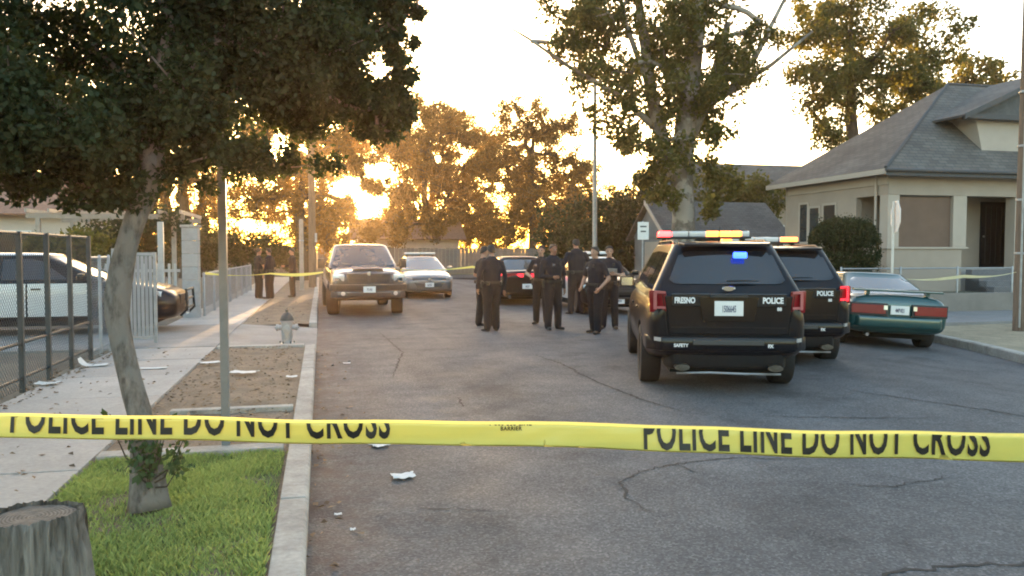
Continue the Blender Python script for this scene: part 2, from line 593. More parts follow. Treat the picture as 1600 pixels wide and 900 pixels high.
# ------------------------------------------------------------------ bungalow on the right
stucco = M('cream_stucco', (0.35, 0.295, 0.245), 0.9, var=0.08, scale=1.2, bump=0.25, bscale=70)
stucco2 = M('pale_trim', (0.42, 0.365, 0.31), 0.8, var=0.06, scale=2, bump=0.1)
shingle_m = None
def shingles():
    m = bpy.data.materials.new('grey_shingles')
    m.use_nodes = True
    nt = m.node_tree
    L = nt.links.new
    b = nt.nodes['Principled BSDF']
    b.inputs['Roughness'].default_value = 0.9
    tc = _n(nt, 'ShaderNodeTexCoord')
    br = _n(nt, 'ShaderNodeTexBrick')
    br.inputs['Scale'].default_value = 1.0
    br.inputs['Brick Width'].default_value = 0.30
    br.inputs['Row Height'].default_value = 0.14
    br.inputs['Mortar Size'].default_value = 0.012
    br.inputs['Color1'].default_value = (0.105, 0.096, 0.088, 1)
    br.inputs['Color2'].default_value = (0.145, 0.133, 0.122, 1)
    br.inputs['Mortar'].default_value = (0.07, 0.07, 0.075, 1)
    L(tc.outputs['UV'], br.inputs['Vector'])
    n = _n(nt, 'ShaderNodeTexNoise')
    n.inputs['Scale'].default_value = 0.9
    n.inputs['Detail'].default_value = 6
    L(tc.outputs['Object'], n.inputs['Vector'])
    r = _n(nt, 'ShaderNodeValToRGB')
    r.color_ramp.elements[0].position = 0.3
    r.color_ramp.elements[0].color = (0.75, 0.75, 0.75, 1)
    r.color_ramp.elements[1].position = 0.7
    r.color_ramp.elements[1].color = (1.2, 1.2, 1.2, 1)
    L(n.outputs[0], r.inputs[0])
    mx = _n(nt, 'ShaderNodeMix', data_type='RGBA', blend_type='MULTIPLY')
    mx.inputs[0].default_value = 1
    L(br.outputs[0], mx.inputs[6])
    L(r.outputs[0], mx.inputs[7])
    L(mx.outputs[2], b.inputs['Base Color'])
    bp = _n(nt, 'ShaderNodeBump')
    bp.inputs['Strength'].default_value = 0.6
    bp.inputs['Distance'].default_value = 0.02
    L(br.outputs['Fac'], bp.inputs['Height'])
    bp.invert = True
    L(bp.outputs[0], b.inputs['Normal'])
    return m
shingle_m = shingles()
def roof_part(name, faces, mat, parent, thick=0.07):
    """faces: lists of 3D corners (eave first two points); solid slab with UV laid along the eave"""
    obs = []
    for f in faces:
        P = [Vector(p) for p in f]
        nrm = (P[1] - P[0]).cross(P[-1] - P[0]).normalized()
        if nrm.z < 0:
            nrm = -nrm
        mb = MB().prism(P, (0, 0, 0), tuple(-nrm * thick))
        o = mb.build(name, mat, parent)
        uv = o.data.uv_layers.new(name='UVMap')
        e = (P[1] - P[0]).normalized()
        w = nrm.cross(e)
        for lp in o.data.loops:
            q = o.data.vertices[lp.vertex_index].co - P[0]
            uv.data[lp.index].uv = (q.dot(e), q.dot(w))
        obs.append(o)
    return obs
fascia_m = M('dark_fascia', (0.07, 0.07, 0.075), 0.7, var=0.1)
hs = thing('bungalow', 'cream stucco bungalow with grey hipped roof and screened porch on the right', 'house')
X0, X1, Y0, Y1 = 15.85, 27.5, 19.9, 24.9
ZF, ZT = 1.15, 3.92
w = MB()
w.bb(X0 + 0.002, X0 + 0.2, 21.3, Y1, 0.4, ZT)                       # side wall
w.bb(X0 + 0.002, X0 + 0.2, Y0 + 0.3, 21.298, 0.4, 1.78)             # porch side parapet
w.bb(X0 + 0.002, X0 + 0.2, Y0 + 0.3, 21.298, 3.3, ZT)
w.build('side_wall', stucco, hs)
MB().bb(X0, X1, Y1, Y1 + 0.2, 0.4, ZT).build('rear_wall', stucco, hs)
MB().bb(X1, X1 + 0.2, Y0, Y1, 0.4, ZT).build('side_wall', stucco, hs)
MB().bb(X0 + 0.2, X1, 21.4, 21.6, 0.4, ZT - 0.01).build('porch_back_wall', stucco, hs)
MB().bb(X0, 18.40, Y0, Y0 + 0.25, 0.4, 1.74).build('parapet', stucco, hs)
MB().bb(X0 - 0.05, 18.60, Y0 - 0.05, Y0 + 0.3, 1.745, 1.80).build('parapet_cap', stucco2, hs, bevel=0.01)
for (a, b, z) in ((X0 - 0.003, 16.23, 1.80), (18.07, 18.54, 1.80), (20.26, 20.55, 0.5)):
    MB().bb(a, b, Y0 - 0.012, Y0 + 0.34, z, 3.30).build('porch_column', stucco2, hs, bevel=0.012)
MB().bb(20.56, X1, Y0, Y0 + 0.25, 0.4, 3.3).build('front_wall', stucco, hs)
MB().bb(X0 - 0.006, X1, Y0 - 0.02, Y0 + 0.3, 3.302, ZT).build('porch_header', stucco, hs)
MB().bb(16.1, 20.26, Y0 + 0.255, 21.398, 0.45, ZF).build('porch_floor', concrete, hs)
MB().bb(X0 + 0.2, 20.3, Y0 + 0.30, 21.4, 3.6, 3.66).build('porch_ceiling', stucco2, hs)
scr = M('brown_shade_screen', (0.15, 0.098, 0.072), 0.8, var=0.08, scale=3, bump=0.2, bscale=150)
MB().bb(16.235, 18.066, Y0 + 0.10, Y0 + 0.13, 1.805, 3.26).build('shade_screen', scr, hs)
MB().bb(16.232, 18.068, Y0 + 0.06, Y0 + 0.16, 3.262, 3.30).build('screen_roller', fascia_m, hs)
dr = MB().bb(20.45, 21.6, 21.36, 21.398, ZF + 0.005, 3.25).build('door', M('black_security_door', (0.008, 0.008, 0.011), 0.6, var=0.1, spec=0.15), hs, bevel=0.006)
MB().lathe([(0.0, -0.05), (0.035, -0.05), (0.035, -0.03), (0.012, -0.02), (0.012, 0.0)], 12, (20.54, 21.36, 2.15), 'Y').build('door_handle', galv, dr)
for k in range(5):
    MB().bb(20.62 + 0.2 * k, 20.64 + 0.2 * k, 21.345, 21.358, 1.3, 3.1).build('bar', dark_steel, dr)
MB().lathe([(0.0, 0), (0.10, 0.0), (0.11, 0.05), (0.07, 0.10), (0.03, 0.12), (0.0, 0.12)], 14, (19.7, 20.9, 3.46)).build('porch_lamp', emit('porch_lamp_glass', (1, 0.9, 0.75), 0.06), hs, smooth=True)
for k in range(4):
    MB().bb(18.56, 20.24, 18.85 + 0.27 * k, 19.9, 0.502, 0.502 + 0.162 * (k + 1) - 0.004 * k).build('step', M('step_concrete', (0.13, 0.13, 0.14), 0.9, var=0.15, bump=0.2), hs, bevel=0.01)
frame_m = stucco2
def win(y, z0, z1, wd):
    f = MB()
    f.bb(X0 - 0.03, X0 + 0.02, y - wd / 2 - 0.07, y - wd / 2, z0 - 0.07, z1 + 0.07)
    f.bb(X0 - 0.03, X0 + 0.02, y + wd / 2, y + wd / 2 + 0.07, z0 - 0.07, z1 + 0.07)
    f.bb(X0 - 0.028, X0 + 0.02, y - wd / 2, y + wd / 2, z1, z1 + 0.07)
    f.bb(X0 - 0.028, X0 + 0.02, y - wd / 2, y + wd / 2, z0 - 0.07, z0)
    o = f.build('window', frame_m, hs)
    MB().bb(X0 - 0.012, X0 - 0.006, y - wd / 2 + 0.002, y + wd / 2 - 0.002, z0 + 0.002, z1 - 0.002).build('pane', M('dark_window_glass', (0.03, 0.035, 0.04), 0.08, var=0.1, spec=0.7), o)
win(24.0, 2.0, 3.25, 0.42)
win(23.4, 1.3, 3.1, 0.5)
win(22.6, 2.1, 3.15, 0.6)
EV = 0.47
ez = ZT + 0.08
xa, xb, ya, yb = X0 - EV, X1 + EV, Y0 - EV, Y1 + 0.2 + EV
ym = (ya + yb) / 2
rx0, rx1, rz_ = 20.1, 23.6, 7.15
rf = roof_part('roof', [[(xa, ya, ez), (xb, ya, ez), (rx1, ym, rz_), (rx0, ym, rz_)]], shingle_m, hs)[0]
roof_part('roof', [[(xa, yb, ez), (xa, ya, ez), (rx0, ym, rz_)]], shingle_m, hs)
roof_part('roof', [[(xb, yb, ez), (xa, yb, ez), (rx0, ym, rz_), (rx1, ym, rz_)]], shingle_m, hs)
roof_part('roof', [[(xb, ya, ez), (xb, yb, ez), (rx1, ym, rz_)]], shingle_m, hs)
MB().tube([(xa, ya, ez + 0.02), (rx0, ym, rz_ + 0.02)], 0.05, 6).build('hip_cap', fascia_m, hs)
MB().tube([(rx0, ym, rz_ + 0.02), (rx1, ym, rz_ + 0.02)], 0.05, 6).build('ridge_cap', fascia_m, hs)
MB().bb(xa, xb, ya - 0.03, ya, ez - 0.2, ez - 0.01).build('fascia', fascia_m, hs)
MB().bb(xa - 0.03, xa, ya - 0.03, yb, ez - 0.16, ez - 0.01).build('fascia', stucco2, hs)
MB().tube([(xa - 0.06, ya - 0.08, ez - 0.05), (xb, ya - 0.08, ez - 0.05)], 0.05, 8).build('gutter', fascia_m, hs)
MB().tube([(X0 - 0.06, Y0 + 0.45, ez - 0.12), (X0 - 0.06, Y0 + 0.45, 0.5)], 0.035, 8).build('downspout', stucco2, hs)
MB().bb(xa + 0.01, xb - 0.01, ya + 0.002, yb - 0.01, ez - 0.10, ez - 0.075).build('soffit', stucco2, hs)
MB().bb(X0 - 0.04, X0 + 0.0, Y0 - 0.0, Y1, 3.60, 3.84).build('frieze', stucco2, hs)
# dormer on the front slope
dw = MB()
dw.prism([(19.25, 20.1, 4.55), (24.0, 20.1, 4.55), (24.35, 20.1, 5.70), (18.95, 20.1, 5.70)], (0, 0, 0), (0, 2.2, 0))
do = dw.build('dormer', stucco2, hs)
MB().prism([(18.75, 20.06, 5.712), (24.5, 20.06, 5.712), (21.65, 20.06, 6.98)], (0, 0, 0), (0, 2.4, 0)).build('gable', M('gable_shingle_grey', (0.10, 0.105, 0.11), 0.9, var=0.2, bump=0.3), do)
roof_part('dormer_roof', [[(18.25, 19.75, 5.66), (18.25, 22.4, 5.66), (21.65, 22.4, 7.16), (21.65, 19.75, 7.16)]], shingle_m, do)
roof_part('dormer_roof', [[(25.05, 19.75, 5.66), (25.05, 22.4, 5.66), (21.65, 22.4, 7.16), (21.65, 19.75, 7.16)]], shingle_m, do)
MB().prism([(18.25, 19.7, 5.68), (18.25, 19.7, 5.52), (21.65, 19.7, 7.02), (21.65, 19.7, 7.18)], (0, 0, 0), (0, 0.045, 0)).build('barge_board', fascia_m, do)
MB().prism([(25.05, 19.7, 5.68), (25.05, 19.7, 5.52), (21.655, 19.7, 7.02), (21.655, 19.7, 7.18)], (0, 0, 0), (0, 0.045, 0)).build('barge_board', fascia_m, do)
MB().bb(18.45, 24.6, 19.78, 20.09, 5.56, 5.70).build('cornice', fascia_m, do)
for k in range(3):
    MB().bb(20.95 + 0.5 * k, 21.35 + 0.5 * k, 20.06, 20.095, 4.95, 5.5).build('vent', fascia_m, do)

# retaining wall, yard fence
rw = MB().bb(13.0, 18.5, 17.86, 18.05, -0.1, 0.56)
o = rw.build('retaining_wall', M('wall_stucco', (0.20, 0.185, 0.17), 0.9, var=0.15, scale=2, bump=0.3), bevel=0.015)
tag(o, 'low grey retaining wall in front of the bungalow yard, left of the steps', 'wall')
o = MB().bb(20.4, 30, 17.86, 18.05, -0.1, 0.56).build('retaining_wall', MATS['wall_stucco'], bevel=0.015)
tag(o, 'low grey retaining wall right of the bungalow steps by the utility pole', 'wall')
ww = thing('walkway_steps', 'dark concrete walkway steps between the two low walls', 'steps', (19.45, 17.9, 0))
for k in range(3):
    MB().bb(-0.93, 0.93, -0.35 + 0.3 * k, 0.35, 0.0, 0.09 + 0.16 * (k + 1) - 0.003 * k).build('step', MATS['step_concrete'], ww, bevel=0.01)

def chain_fence(name, label, group, a, b, h, z0, post_gap, rail_z, mat, wire=True, post_r=0.028, pitch=0.075, cat='fence', square=False, posts=None, wire_w=0.0022, wmat=None):
    a, b = Vector((*a, 0)), Vector((*b, 0))
    d = b - a
    Ln = d.length
    t = d / Ln
    f = thing(name, label, cat, (a.x, a.y, z0), math.atan2(d.y, d.x), group)
    ps = posts or [Ln * i / max(1, round(Ln / post_gap)) for i in range(max(1, round(Ln / post_gap)) + 1)]
    for s in ps:
        m = MB()
        if square:
            m.box((s, 0, h / 2), (post_r * 2, post_r * 2, h + 0.02))
        else:
            m.tube([(s, 0, -0.02), (s, 0, h), (s, 0, h + 0.02)], [post_r, post_r, post_r * 0.5], 8)
        m.build('post', mat, f, smooth=not square)
    for z in rail_z:
        MB().tube([(0, post_r * 0.6, z), (Ln, post_r * 0.6, z)], post_r * 0.75, 8).build('rail', mat, f)
    if wire:
        m = MB()
        zt = max(rail_z)
        zb = 0.05
        H = zt - zb
        k = -H
        while k < Ln:
            for sg in (0, 1):
                u0, u1 = max(0, k), min(Ln, k + H)
                if u1 > u0:
                    if sg == 0:
                        za, zb_ = zb + (u0 - k), zb + (u1 - k)
                    else:
                        za, zb_ = zt - (u0 - k), zt - (u1 - k)
                    y_ = -0.012 - 0.004 * sg
                    ln_ = math.hypot(u1 - u0, zb_ - za)
                    n_ = (-(zb_ - za) / ln_ * wire_w, (u1 - u0) / ln_ * wire_w)
                    m.add([(u0 + n_[0], y_, za + n_[1]), (u0 - n_[0], y_, za - n_[1]), (u1 - n_[0], y_, zb_ - n_[1]), (u1 + n_[0], y_, zb_ + n_[1]), (u0, y_ - 0.003, za), (u1, y_ - 0.003, zb_)], [(0, 1, 2, 3), (1, 4, 5, 2), (4, 0, 3, 5)])
            k += pitch
        o = m.build('wire_mesh', wmat or mat, f)
        o['kind'] = 'stuff'
    return f
chain_fence('yard_fence', 'low chain link fence in front of the bungalow porch', 'chain link fences', (13.1, 18.15), (18.45, 18.15), 0.75, 0.5, 1.8, [0.72], galv)
# ------------------------------------------------------------------ garage and long roof behind
gr = thing('garage', 'grey garage with pale gable edge behind the sycamore', 'garage', (16.6, 32.4, 0))
wallg = M('grey_siding', (0.16, 0.16, 0.165), 0.85, var=0.1, scale=2, bump=0.15)
MB().bb(-2.55, 2.7, -1.7, 2.1, -0.1, 2.3).build('wall', wallg, gr)
MB().prism([(-2.6, -1.75, 2.302), (-2.6, 2.15, 2.302), (-2.6, 0.2, 3.75)], (0, 0, 0), (0.15, 0, 0)).build('gable', wallg, gr)
roof_part('roof', [[(-2.85, -2.1, 2.2), (2.95, -2.1, 2.2), (2.95, 0.2, 3.88), (-2.85, 0.2, 3.88)]], shingle_m, gr)
roof_part('roof', [[(2.95, 2.5, 2.2), (-2.85, 2.5, 2.2), (-2.85, 0.2, 3.88), (2.95, 0.2, 3.88)]], shingle_m, gr)
MB().prism([(-2.92, -2.12, 2.22), (-2.92, -2.12, 2.05), (-2.92, 0.2, 3.72), (-2.92, 0.2, 3.9)], (0, 0, 0), (0.06, 0, 0)).build('barge_board', stucco2, gr)
MB().bb(-2.56, -2.552, -0.9, 0.9, 0.1, 2.1).build('garage_door', stucco, gr)
hr = thing('long_house', 'long low house with a flat grey roofline behind the green bush', 'house', (27.0, 44, 0))
MB().bb(-7.5, 9, -3, 3, -0.1, 4.4).build('wall', stucco, hr)
roof_part('roof', [[(-8, -3.6, 4.3), (9.5, -3.6, 4.3), (9.5, 0, 6.95), (-8, 0, 6.95)]], shingle_m, hr)
roof_part('roof', [[(9.5, 3.6, 4.3), (-8, 3.6, 4.3), (-8, 0, 6.95), (9.5, 0, 6.95)]], shingle_m, hr)
MB().prism([(-7.5, -3, 4.402), (-7.5, 3, 4.402), (-7.5, 0, 6.6)], (0, 0, 0), (0.2, 0, 0)).build('gable', stucco, hr)
for k in range(4):
    o = MB().bb(-5.5 + 3 * k, -4.2 + 3 * k, -3.05, -2.99, 1.6, 3.2).build('window', white_paint, hr)
    MB().bb(-5.42 + 3 * k, -4.28 + 3 * k, -3.07, -3.055, 1.68, 3.12).build('pane', MATS['dark_window_glass'], o)

# ------------------------------------------------------------------ left yards
pk = M('pale_pink_stucco', (0.50, 0.43, 0.37), 0.9, var=0.08, scale=1.5, bump=0.15)
lh = thing('yard_house', 'pale stucco house behind the iron fence on the far left', 'house', (-13.2, 33, 0.05))
MB().bb(-6, 4.6, 0, 7, -0.1, 3.1).build('wall', pk, lh)
tr_m = M('red_tile_roof', (0.22, 0.12, 0.08), 0.85, var=0.25, scale=6, bump=0.4, bscale=20)
roof_part('roof', [[(-6.6, -0.6, 3.0), (5.2, -0.6, 3.0), (5.2, 3.5, 4.7), (-6.6, 3.5, 4.7)]], tr_m, lh)
roof_part('roof', [[(5.2, 7.6, 3.0), (-6.6, 7.6, 3.0), (-6.6, 3.5, 4.7), (5.2, 3.5, 4.7)]], tr_m, lh)
MB().prism([(4.59, 0, 3.1), (4.59, 7, 3.1), (4.59, 3.5, 4.6)], (-0.2, 0, 0), (0, 0, 0)).build('gable', pk, lh)
for k in range(3):
    o = MB().bb(-4.6 + 3 * k, -3.2 + 3 * k, -0.05, 0.01, 1.2, 2.4).build('window', white_paint, lh)
    MB().bb(-4.52 + 3 * k, -3.28 + 3 * k, -0.07, -0.052, 1.28, 2.32).build('pane', MATS['dark_window_glass'], o)
pg = thing('carport', 'open carport of pale posts and beams behind the white gate', 'carport', (-5.3, 25.0, 0.05))
pale_wood = M('pale_wood', (0.34, 0.29, 0.24), 0.8, var=0.15, scale=5, bump=0.2)
for (x, y_) in ((-2.4, 0), (1.15, 0), (-2.4, 3.2), (1.15, 3.2)):
    MB().bb(x - 0.06, x + 0.06, y_ - 0.06, y_ + 0.06, -0.05, 2.55).build('post', pale_wood, pg, bevel=0.008)
for y_ in (0, 3.2):
    MB().bb(-2.7, 1.45, y_ - 0.05, y_ + 0.05, 2.552, 2.70).build('beam', pale_wood, pg)
for k in range(8):
    MB().bb(-2.62 + 0.57 * k, -2.56 + 0.57 * k, -0.4, 3.6, 2.705, 2.81).build('rafter', pale_wood, pg)
# iron fence along the pavement
chain_fence('iron_fence', 'tall dark iron and wire fence along the left pavement', None, (-3.24, 2.6), (-3.24, 12.6), 1.78, 0.09, 0.9, [1.77, 0.55, 0.16], dark_steel, True, 0.026, 0.065, square=True, wire_w=0.0026)
# grey screened gate leaf standing open
gt = thing('slatted_gate', 'grey slatted gate leaf standing open behind the street tree trunk', 'gate', (-3.28, 14.2, 0.12))
MB().box((0.0, 0, 0.78), (0.06, 0.06, 1.62)).build('gate_post', galv, gt)
MB().box((0.62, 0, 0.78), (0.05, 0.05, 1.5)).build('gate_post', galv, gt)
for z in (0.12, 1.5):
    MB().box((0.31, 0, z), (0.56, 0.04, 0.05)).build('rail', galv, gt)
for k in range(9):
    MB().box((0.055 + 0.062 * k, 0.0, 0.81), (0.05, 0.012, 1.32)).build('slat', M('grey_vinyl_slat', (0.30, 0.30, 0.305), 0.6, var=0.08, rnd=0.06), gt)
# white pillar, picket gate and wire fence past the driveway
pl = thing('gate_pillar', 'white block gate pillar past the driveway', 'pillar', (-2.95, 20.0, 0.08))
for k in range(7):
    MB().box((0, 0, 0.16 + 0.305 * k), (0.36, 0.36, 0.298)).build('block', M('white_block', (0.33, 0.32, 0.31), 0.85, var=0.1, bump=0.2, rnd=0.05), pl, bevel=0.012)
MB().box((0, 0, 2.175), (0.42, 0.42, 0.06)).build('cap', kerb_mat, pl, bevel=0.012)
pgt = thing('picket_gate', 'white picket gate left of the white pillar', 'gate', (-3.2, 20.0, 0.1))
for k in range(13):
    MB().box((-0.1 - 0.135 * k, 0, 0.66), (0.055, 0.03, 1.25)).build('picket', M('dull_white_paint', (0.42, 0.41, 0.39), 0.7, var=0.12, scale=5), pgt, bevel=0.006)
for z in (0.25, 1.12):
    MB().box((-0.9, 0.03, z), (1.8, 0.03, 0.07)).build('rail', MATS['dull_white_paint'], pgt)
pt2 = MB().box((0, 0, 1.15), (0.13, 0.13, 2.3))
o = pt2.build('porch_post', MATS['dull_white_paint'], bevel=0.01)
o.location = (-3.75, 20.8, 0.08)
tag(o, 'tall white post standing behind the picket gate', 'post')
chain_fence('wire_fence', 'galvanised wire fence panels running past the white pillar', 'chain link fences', (-2.72, 20.3), (-2.72, 33.5), 1.05, 0.1, 1.9, [1.03], galv, True, 0.03, 0.08, wire_w=0.003)
chain_fence('wire_fence', 'short galvanised wire panel crossing towards the driveway', 'chain link fences', (-3.24, 12.62), (-3.24, 13.7), 1.5, 0.09, 0.6, [1.48, 0.12], galv, True, 0.025, 0.07)
# wall closing the far end
fw = thing('end_wall', 'long grey board fence closing the far end of the street', 'fence', (0, 61, 0))
bm_ = M('weathered_boards', (0.16, 0.14, 0.125), 0.9, var=0.2, scale=3, bump=0.3, rnd=0.12)
bd = MB().box((0, 0, 0.98), (0.285, 0.03, 1.96)).build('board', bm_, fw)
bd.location = (-22, 0, 0)
for k in range(1, 165):
    o = bd.copy()
    C.objects.link(o)
    o.location = (-22 + 0.3 * k, 0, random.uniform(-0.03, 0.02))
for k in range(17):
    MB().box((-22 + 3 * k, 0.06, 0.95), (0.1, 0.09, 1.95)).build('post', bm_, fw)
far = thing('far_house', 'far low house in the haze behind the end fence', 'house', (7.5, 70, 0))
MB().bb(-4.4, 4.4, 0, 6, -0.1, 2.9).build('wall', pk, far)
roof_part('roof', [[(-5, -0.6, 2.8), (5, -0.6, 2.8), (5, 3, 4.6), (-5, 3, 4.6)]], tr_m, far)
roof_part('roof', [[(5, 6.6, 2.8), (-5, 6.6, 2.8), (-5, 3, 4.6), (5, 3, 4.6)]], tr_m, far)
o = MB().bb(-2.6, -1.2, -0.05, 0.01, 1.0, 2.2).build('window', white_paint, far)
MB().bb(-2.5, -1.3, -0.07, -0.055, 1.1, 2.1).build('pane', MATS['dark_window_glass'], o)

# ------------------------------------------------------------------ poles and signs
sp_ = thing('sign_pole', 'slim grey square steel pole in the bare soil strip', 'pole', (-0.74, 6.6, 0.08))
MB().box((0, 0, 1.55), (0.062, 0.062, 3.1)).build('pole', M('grey_pole', (0.20, 0.205, 0.21), 0.5, 0.4, var=0.15, scale=6, bump=0.05), sp_, bevel=0.008)
MB().lathe([(0.035, 0), (0.035, 0.005), (0.02, 0.012), (0.0, 0.012)], 8, (0, 0, 3.1)).build('cap', dark_steel, sp_)
lp = thing('street_light', 'tall slim street light pole rising before the dark shrubs', 'street light', (11.35, 32.3, 0.0))
MB().tube([(0, 0, 0), (0, 0, 0.3), (0, 0, 0.32), (-0.02, 0, 5), (-0.03, 0, 9.6)], [0.16, 0.15, 0.11, 0.09, 0.065], 14).build('pole', galv, lp, smooth=True)
MB().tube([(-0.03, 0, 9.3), (-0.6, -0.1, 10.0), (-2.2, -0.2, 10.3)], [0.05, 0.045, 0.04], 8).build('arm', galv, lp, smooth=True)
MB().box((-2.5, -0.2, 10.28), (0.75, 0.3, 0.14)).build('lamp_head', galv, lp, bevel=0.05)
sg = thing('street_sign', 'white rectangular street sign beside the street light', 'sign', (11.05, 26.4, 0.0))
MB().tube([(0, 0, 0), (0, 0, 2.75)], 0.03, 8).build('post', galv, sg)
MB().box((0, -0.04, 2.4), (0.42, 0.012, 0.62)).build('sign_plate', white_paint, sg, bevel=0.01)
MB().box((0, -0.05, 2.55), (0.24, 0.004, 0.05)).build('sign_print', dark_steel, sg)
MB().box((0, -0.05, 2.38), (0.2, 0.004, 0.05)).build('sign_print', dark_steel, sg)
ss = thing('stop_sign', 'stop sign seen edge on beside the round clipped shrub', 'sign', (13.3, 16.5, 0.08), R(-23))
MB().tube([(0, 0, 0), (0, 0, 2.78)], 0.03, 8).build('post', M('pale_post', (0.62, 0.59, 0.54), 0.6, 0.2, var=0.1), ss)
oc = [(0.045, 0.375 / math.cos(PI / 8) * math.cos(PI / 8 + k * PI / 4), 2.42 + 0.375 / math.cos(PI / 8) * math.sin(PI / 8 + k * PI / 4)) for k in range(8)]
pln = MB().prism(oc, (0, 0, 0), (0.012, 0, 0)).build('sign_plate', M('white_sign_edge', (0.80, 0.74, 0.70), 0.5, var=0.05), ss)
oc2 = [(0.0585, 0.345 / math.cos(PI / 8) * math.cos(PI / 8 + k * PI / 4), 2.42 + 0.345 / math.cos(PI / 8) * math.sin(PI / 8 + k * PI / 4)) for k in range(8)]
MB().prism(oc2, (0, 0, 0), (0.003, 0, 0)).build('red_face', M('sign_red', (0.45, 0.03, 0.03), 0.4, var=0.05), pln)
tm = text_mesh('STOP', 0.30, xs=0.85)
tm.transform(Matrix.Translation((0.0625, 0, 2.31)) @ Matrix(((0, 0, 1, 0), (1, 0, 0, 0), (0, 1, 0, 0), (0, 0, 0, 1))))
link('lettering', tm, white_paint, pln)
up = thing('utility_pole', 'weathered wooden utility pole at the right edge with a yellow sign', 'pole', (14.12, 13.62, 0.0))
MB().tube([(0, 0, -0.1), (0, 0, 3), (0, 0, 10)], [0.17, 0.155, 0.12], 14).build('pole', wood_pole, up, smooth=True)
MB().box((-0.05, -0.19, 3.35), (0.16, 0.012, 0.36)).build('yellow_plate', M('sign_yellow', (0.6, 0.47, 0.12), 0.5, var=0.08), up)
MB().tube([(-0.14, -0.08, 0.1), (-0.135, -0.08, 5), (-0.11, -0.06, 9)], 0.022, 8).build('conduit', galv, up)
MB().box((0, 0, 9.2), (2.4, 0.1, 0.12), rz=0.3).build('crossarm', wood_pole, up)
for k in range(4):
    MB().lathe([(0.165, 0), (0.172, 0.01), (0.172, 0.04), (0.165, 0.05)], 14, (0, 0, 1.6 + 1.1 * k)).build('strap', galv, up)
o = thing('wooden_post', 'slim pale wooden post on the far left pavement', 'post', (-0.75, 33.6, 0.09))
MB().tube([(0, 0, 0), (0, 0, 2.85), (0, 0, 2.9)], [0.09, 0.085, 0.05], 10).build('shaft', pale_wood, o, smooth=True)
MB().lathe([(0.095, 2.0), (0.1, 2.01), (0.1, 2.05), (0.095, 2.06)], 10).build('strap', galv, o)
o = thing('wooden_post', 'stout brown utility post beside the low spreading tree', 'post', (-0.35, 36.5, 0.09))
MB().tube([(0, 0, 0), (0, 0, 6.5)], [0.17, 0.13], 12).build('shaft', wood_pole, o, smooth=True)
MB().box((0.16, 0, 2.2), (0.1, 0.25, 0.4)).build('meter_box', galv, o)

# ------------------------------------------------------------------ hydrant
hy = thing('fire_hydrant', 'silver fire hydrant with dark cap at the driveway edge', 'hydrant', (-0.56, 13.9, 0.1))
alum = M('silver_hydrant_paint', (0.36, 0.365, 0.37), 0.45, 0.35, var=0.15, scale=9, bump=0.1)
MB().lathe([(0.15, 0), (0.15, 0.03), (0.10, 0.035), (0.095, 0.1), (0.105, 0.11), (0.105, 0.42), (0.125, 0.43), (0.125, 0.46), (0.11, 0.465)], 18).build('barrel', alum, hy, smooth=True)
MB().lathe([(0.125, 0.46), (0.13, 0.48), (0.11, 0.54), (0.07, 0.60), (0.03, 0.62), (0.03, 0.67), (0.0, 0.67)], 18).build('bonnet', dark_steel, hy, smooth=True)
MB().lathe([(0.05, 0.09), (0.05, 0.15), (0.062, 0.155), (0.062, 0.2), (0.02, 0.205), (0.02, 0.23), (0, 0.23)], 12, (0, 0, 0.33), 'X').build('outlet', alum, hy, smooth=True)
MB().lathe([(0.05, -0.09), (0.05, -0.15), (0.062, -0.155), (0.062, -0.2), (0.02, -0.205), (0.02, -0.23), (0, -0.23)], 12, (0, 0, 0.33), 'X').build('outlet', alum, hy, smooth=True)
MB().lathe([(0.065, -0.09), (0.065, -0.15), (0.08, -0.155), (0.08, -0.2), (0.02, -0.205), (0.02, -0.23), (0, -0.23)], 14, (0, 0, 0.30), 'Y').build('outlet', alum, hy, smooth=True)
hy.scale = (0.88, 0.88, 0.88)
for k in range(6):
    a = k * PI / 3
    MB().lathe([(0.012, 0), (0.012, 0.05), (0.0, 0.05)], 6, (0.13 * math.cos(a), 0.13 * math.sin(a), 0.02)).build('bolt', dark_steel, hy)

# ------------------------------------------------------------------ litter
paper = M('crumpled_paper', (0.66, 0.65, 0.63), 0.8, var=0.08, scale=20, bump=0.2)
def litter(label, x, y, z, sx, sy, h, seed, rz=0.0, curl=0.0):
    def f(u, v):
        e = noise.noise(Vector((u * 4, v * 4, seed)))
        px, py = (u - 0.5) * sx, (v - 0.5) * sy
        ed = 1 + 0.25 * noise.noise(Vector((u * 3 + seed, v * 3, 9)))
        return (px * ed, py * ed, 0.006 + h * (0.5 + 0.5 * e) * (0.4 + 0.6 * abs(u - 0.5) * 2) + curl * max(0, 0.3 - u) ** 1.5 * 6)
    m = MB().grid(f, 10, 8)
    me = m.mesh('litter')
    o = bpy.data.objects.new('paper_litter', me)
    C.objects.link(o)
    sm = o.modifiers.new('s', 'SOLIDIFY')
    sm.thickness = 0.003
    o2 = applied(o, 'paper_litter', paper, None, True)
    o2.location = (x, y, z)
    o2.rotation_euler = (0, 0, rz)
    tag(o2, label, 'litter', 'scraps of white paper litter')
litter('white paper scrap curled up at the foot of the iron fence', -2.98, 11.7, 0.123, 0.34, 0.20, 0.03, 1, 0.1, 0.10)
litter('flat white paper scrap mid pavement right of the tree trunk', -2.15, 11.25, 0.123, 0.34, 0.12, 0.012, 2)
litter('white paper scrap where pavement meets soil beside the sign pole', -1.50, 11.65, 0.123, 0.26, 0.16, 0.02, 3, 0.2)
litter('white paper scrap on bare soil right of the sign pole', -0.96, 10.6, 0.12, 0.32, 0.18, 0.03, 4, -0.2)
litter('small white scrap on bare soil beside the kerb', -0.36, 10.1, 0.12, 0.13, 0.11, 0.02, 5)
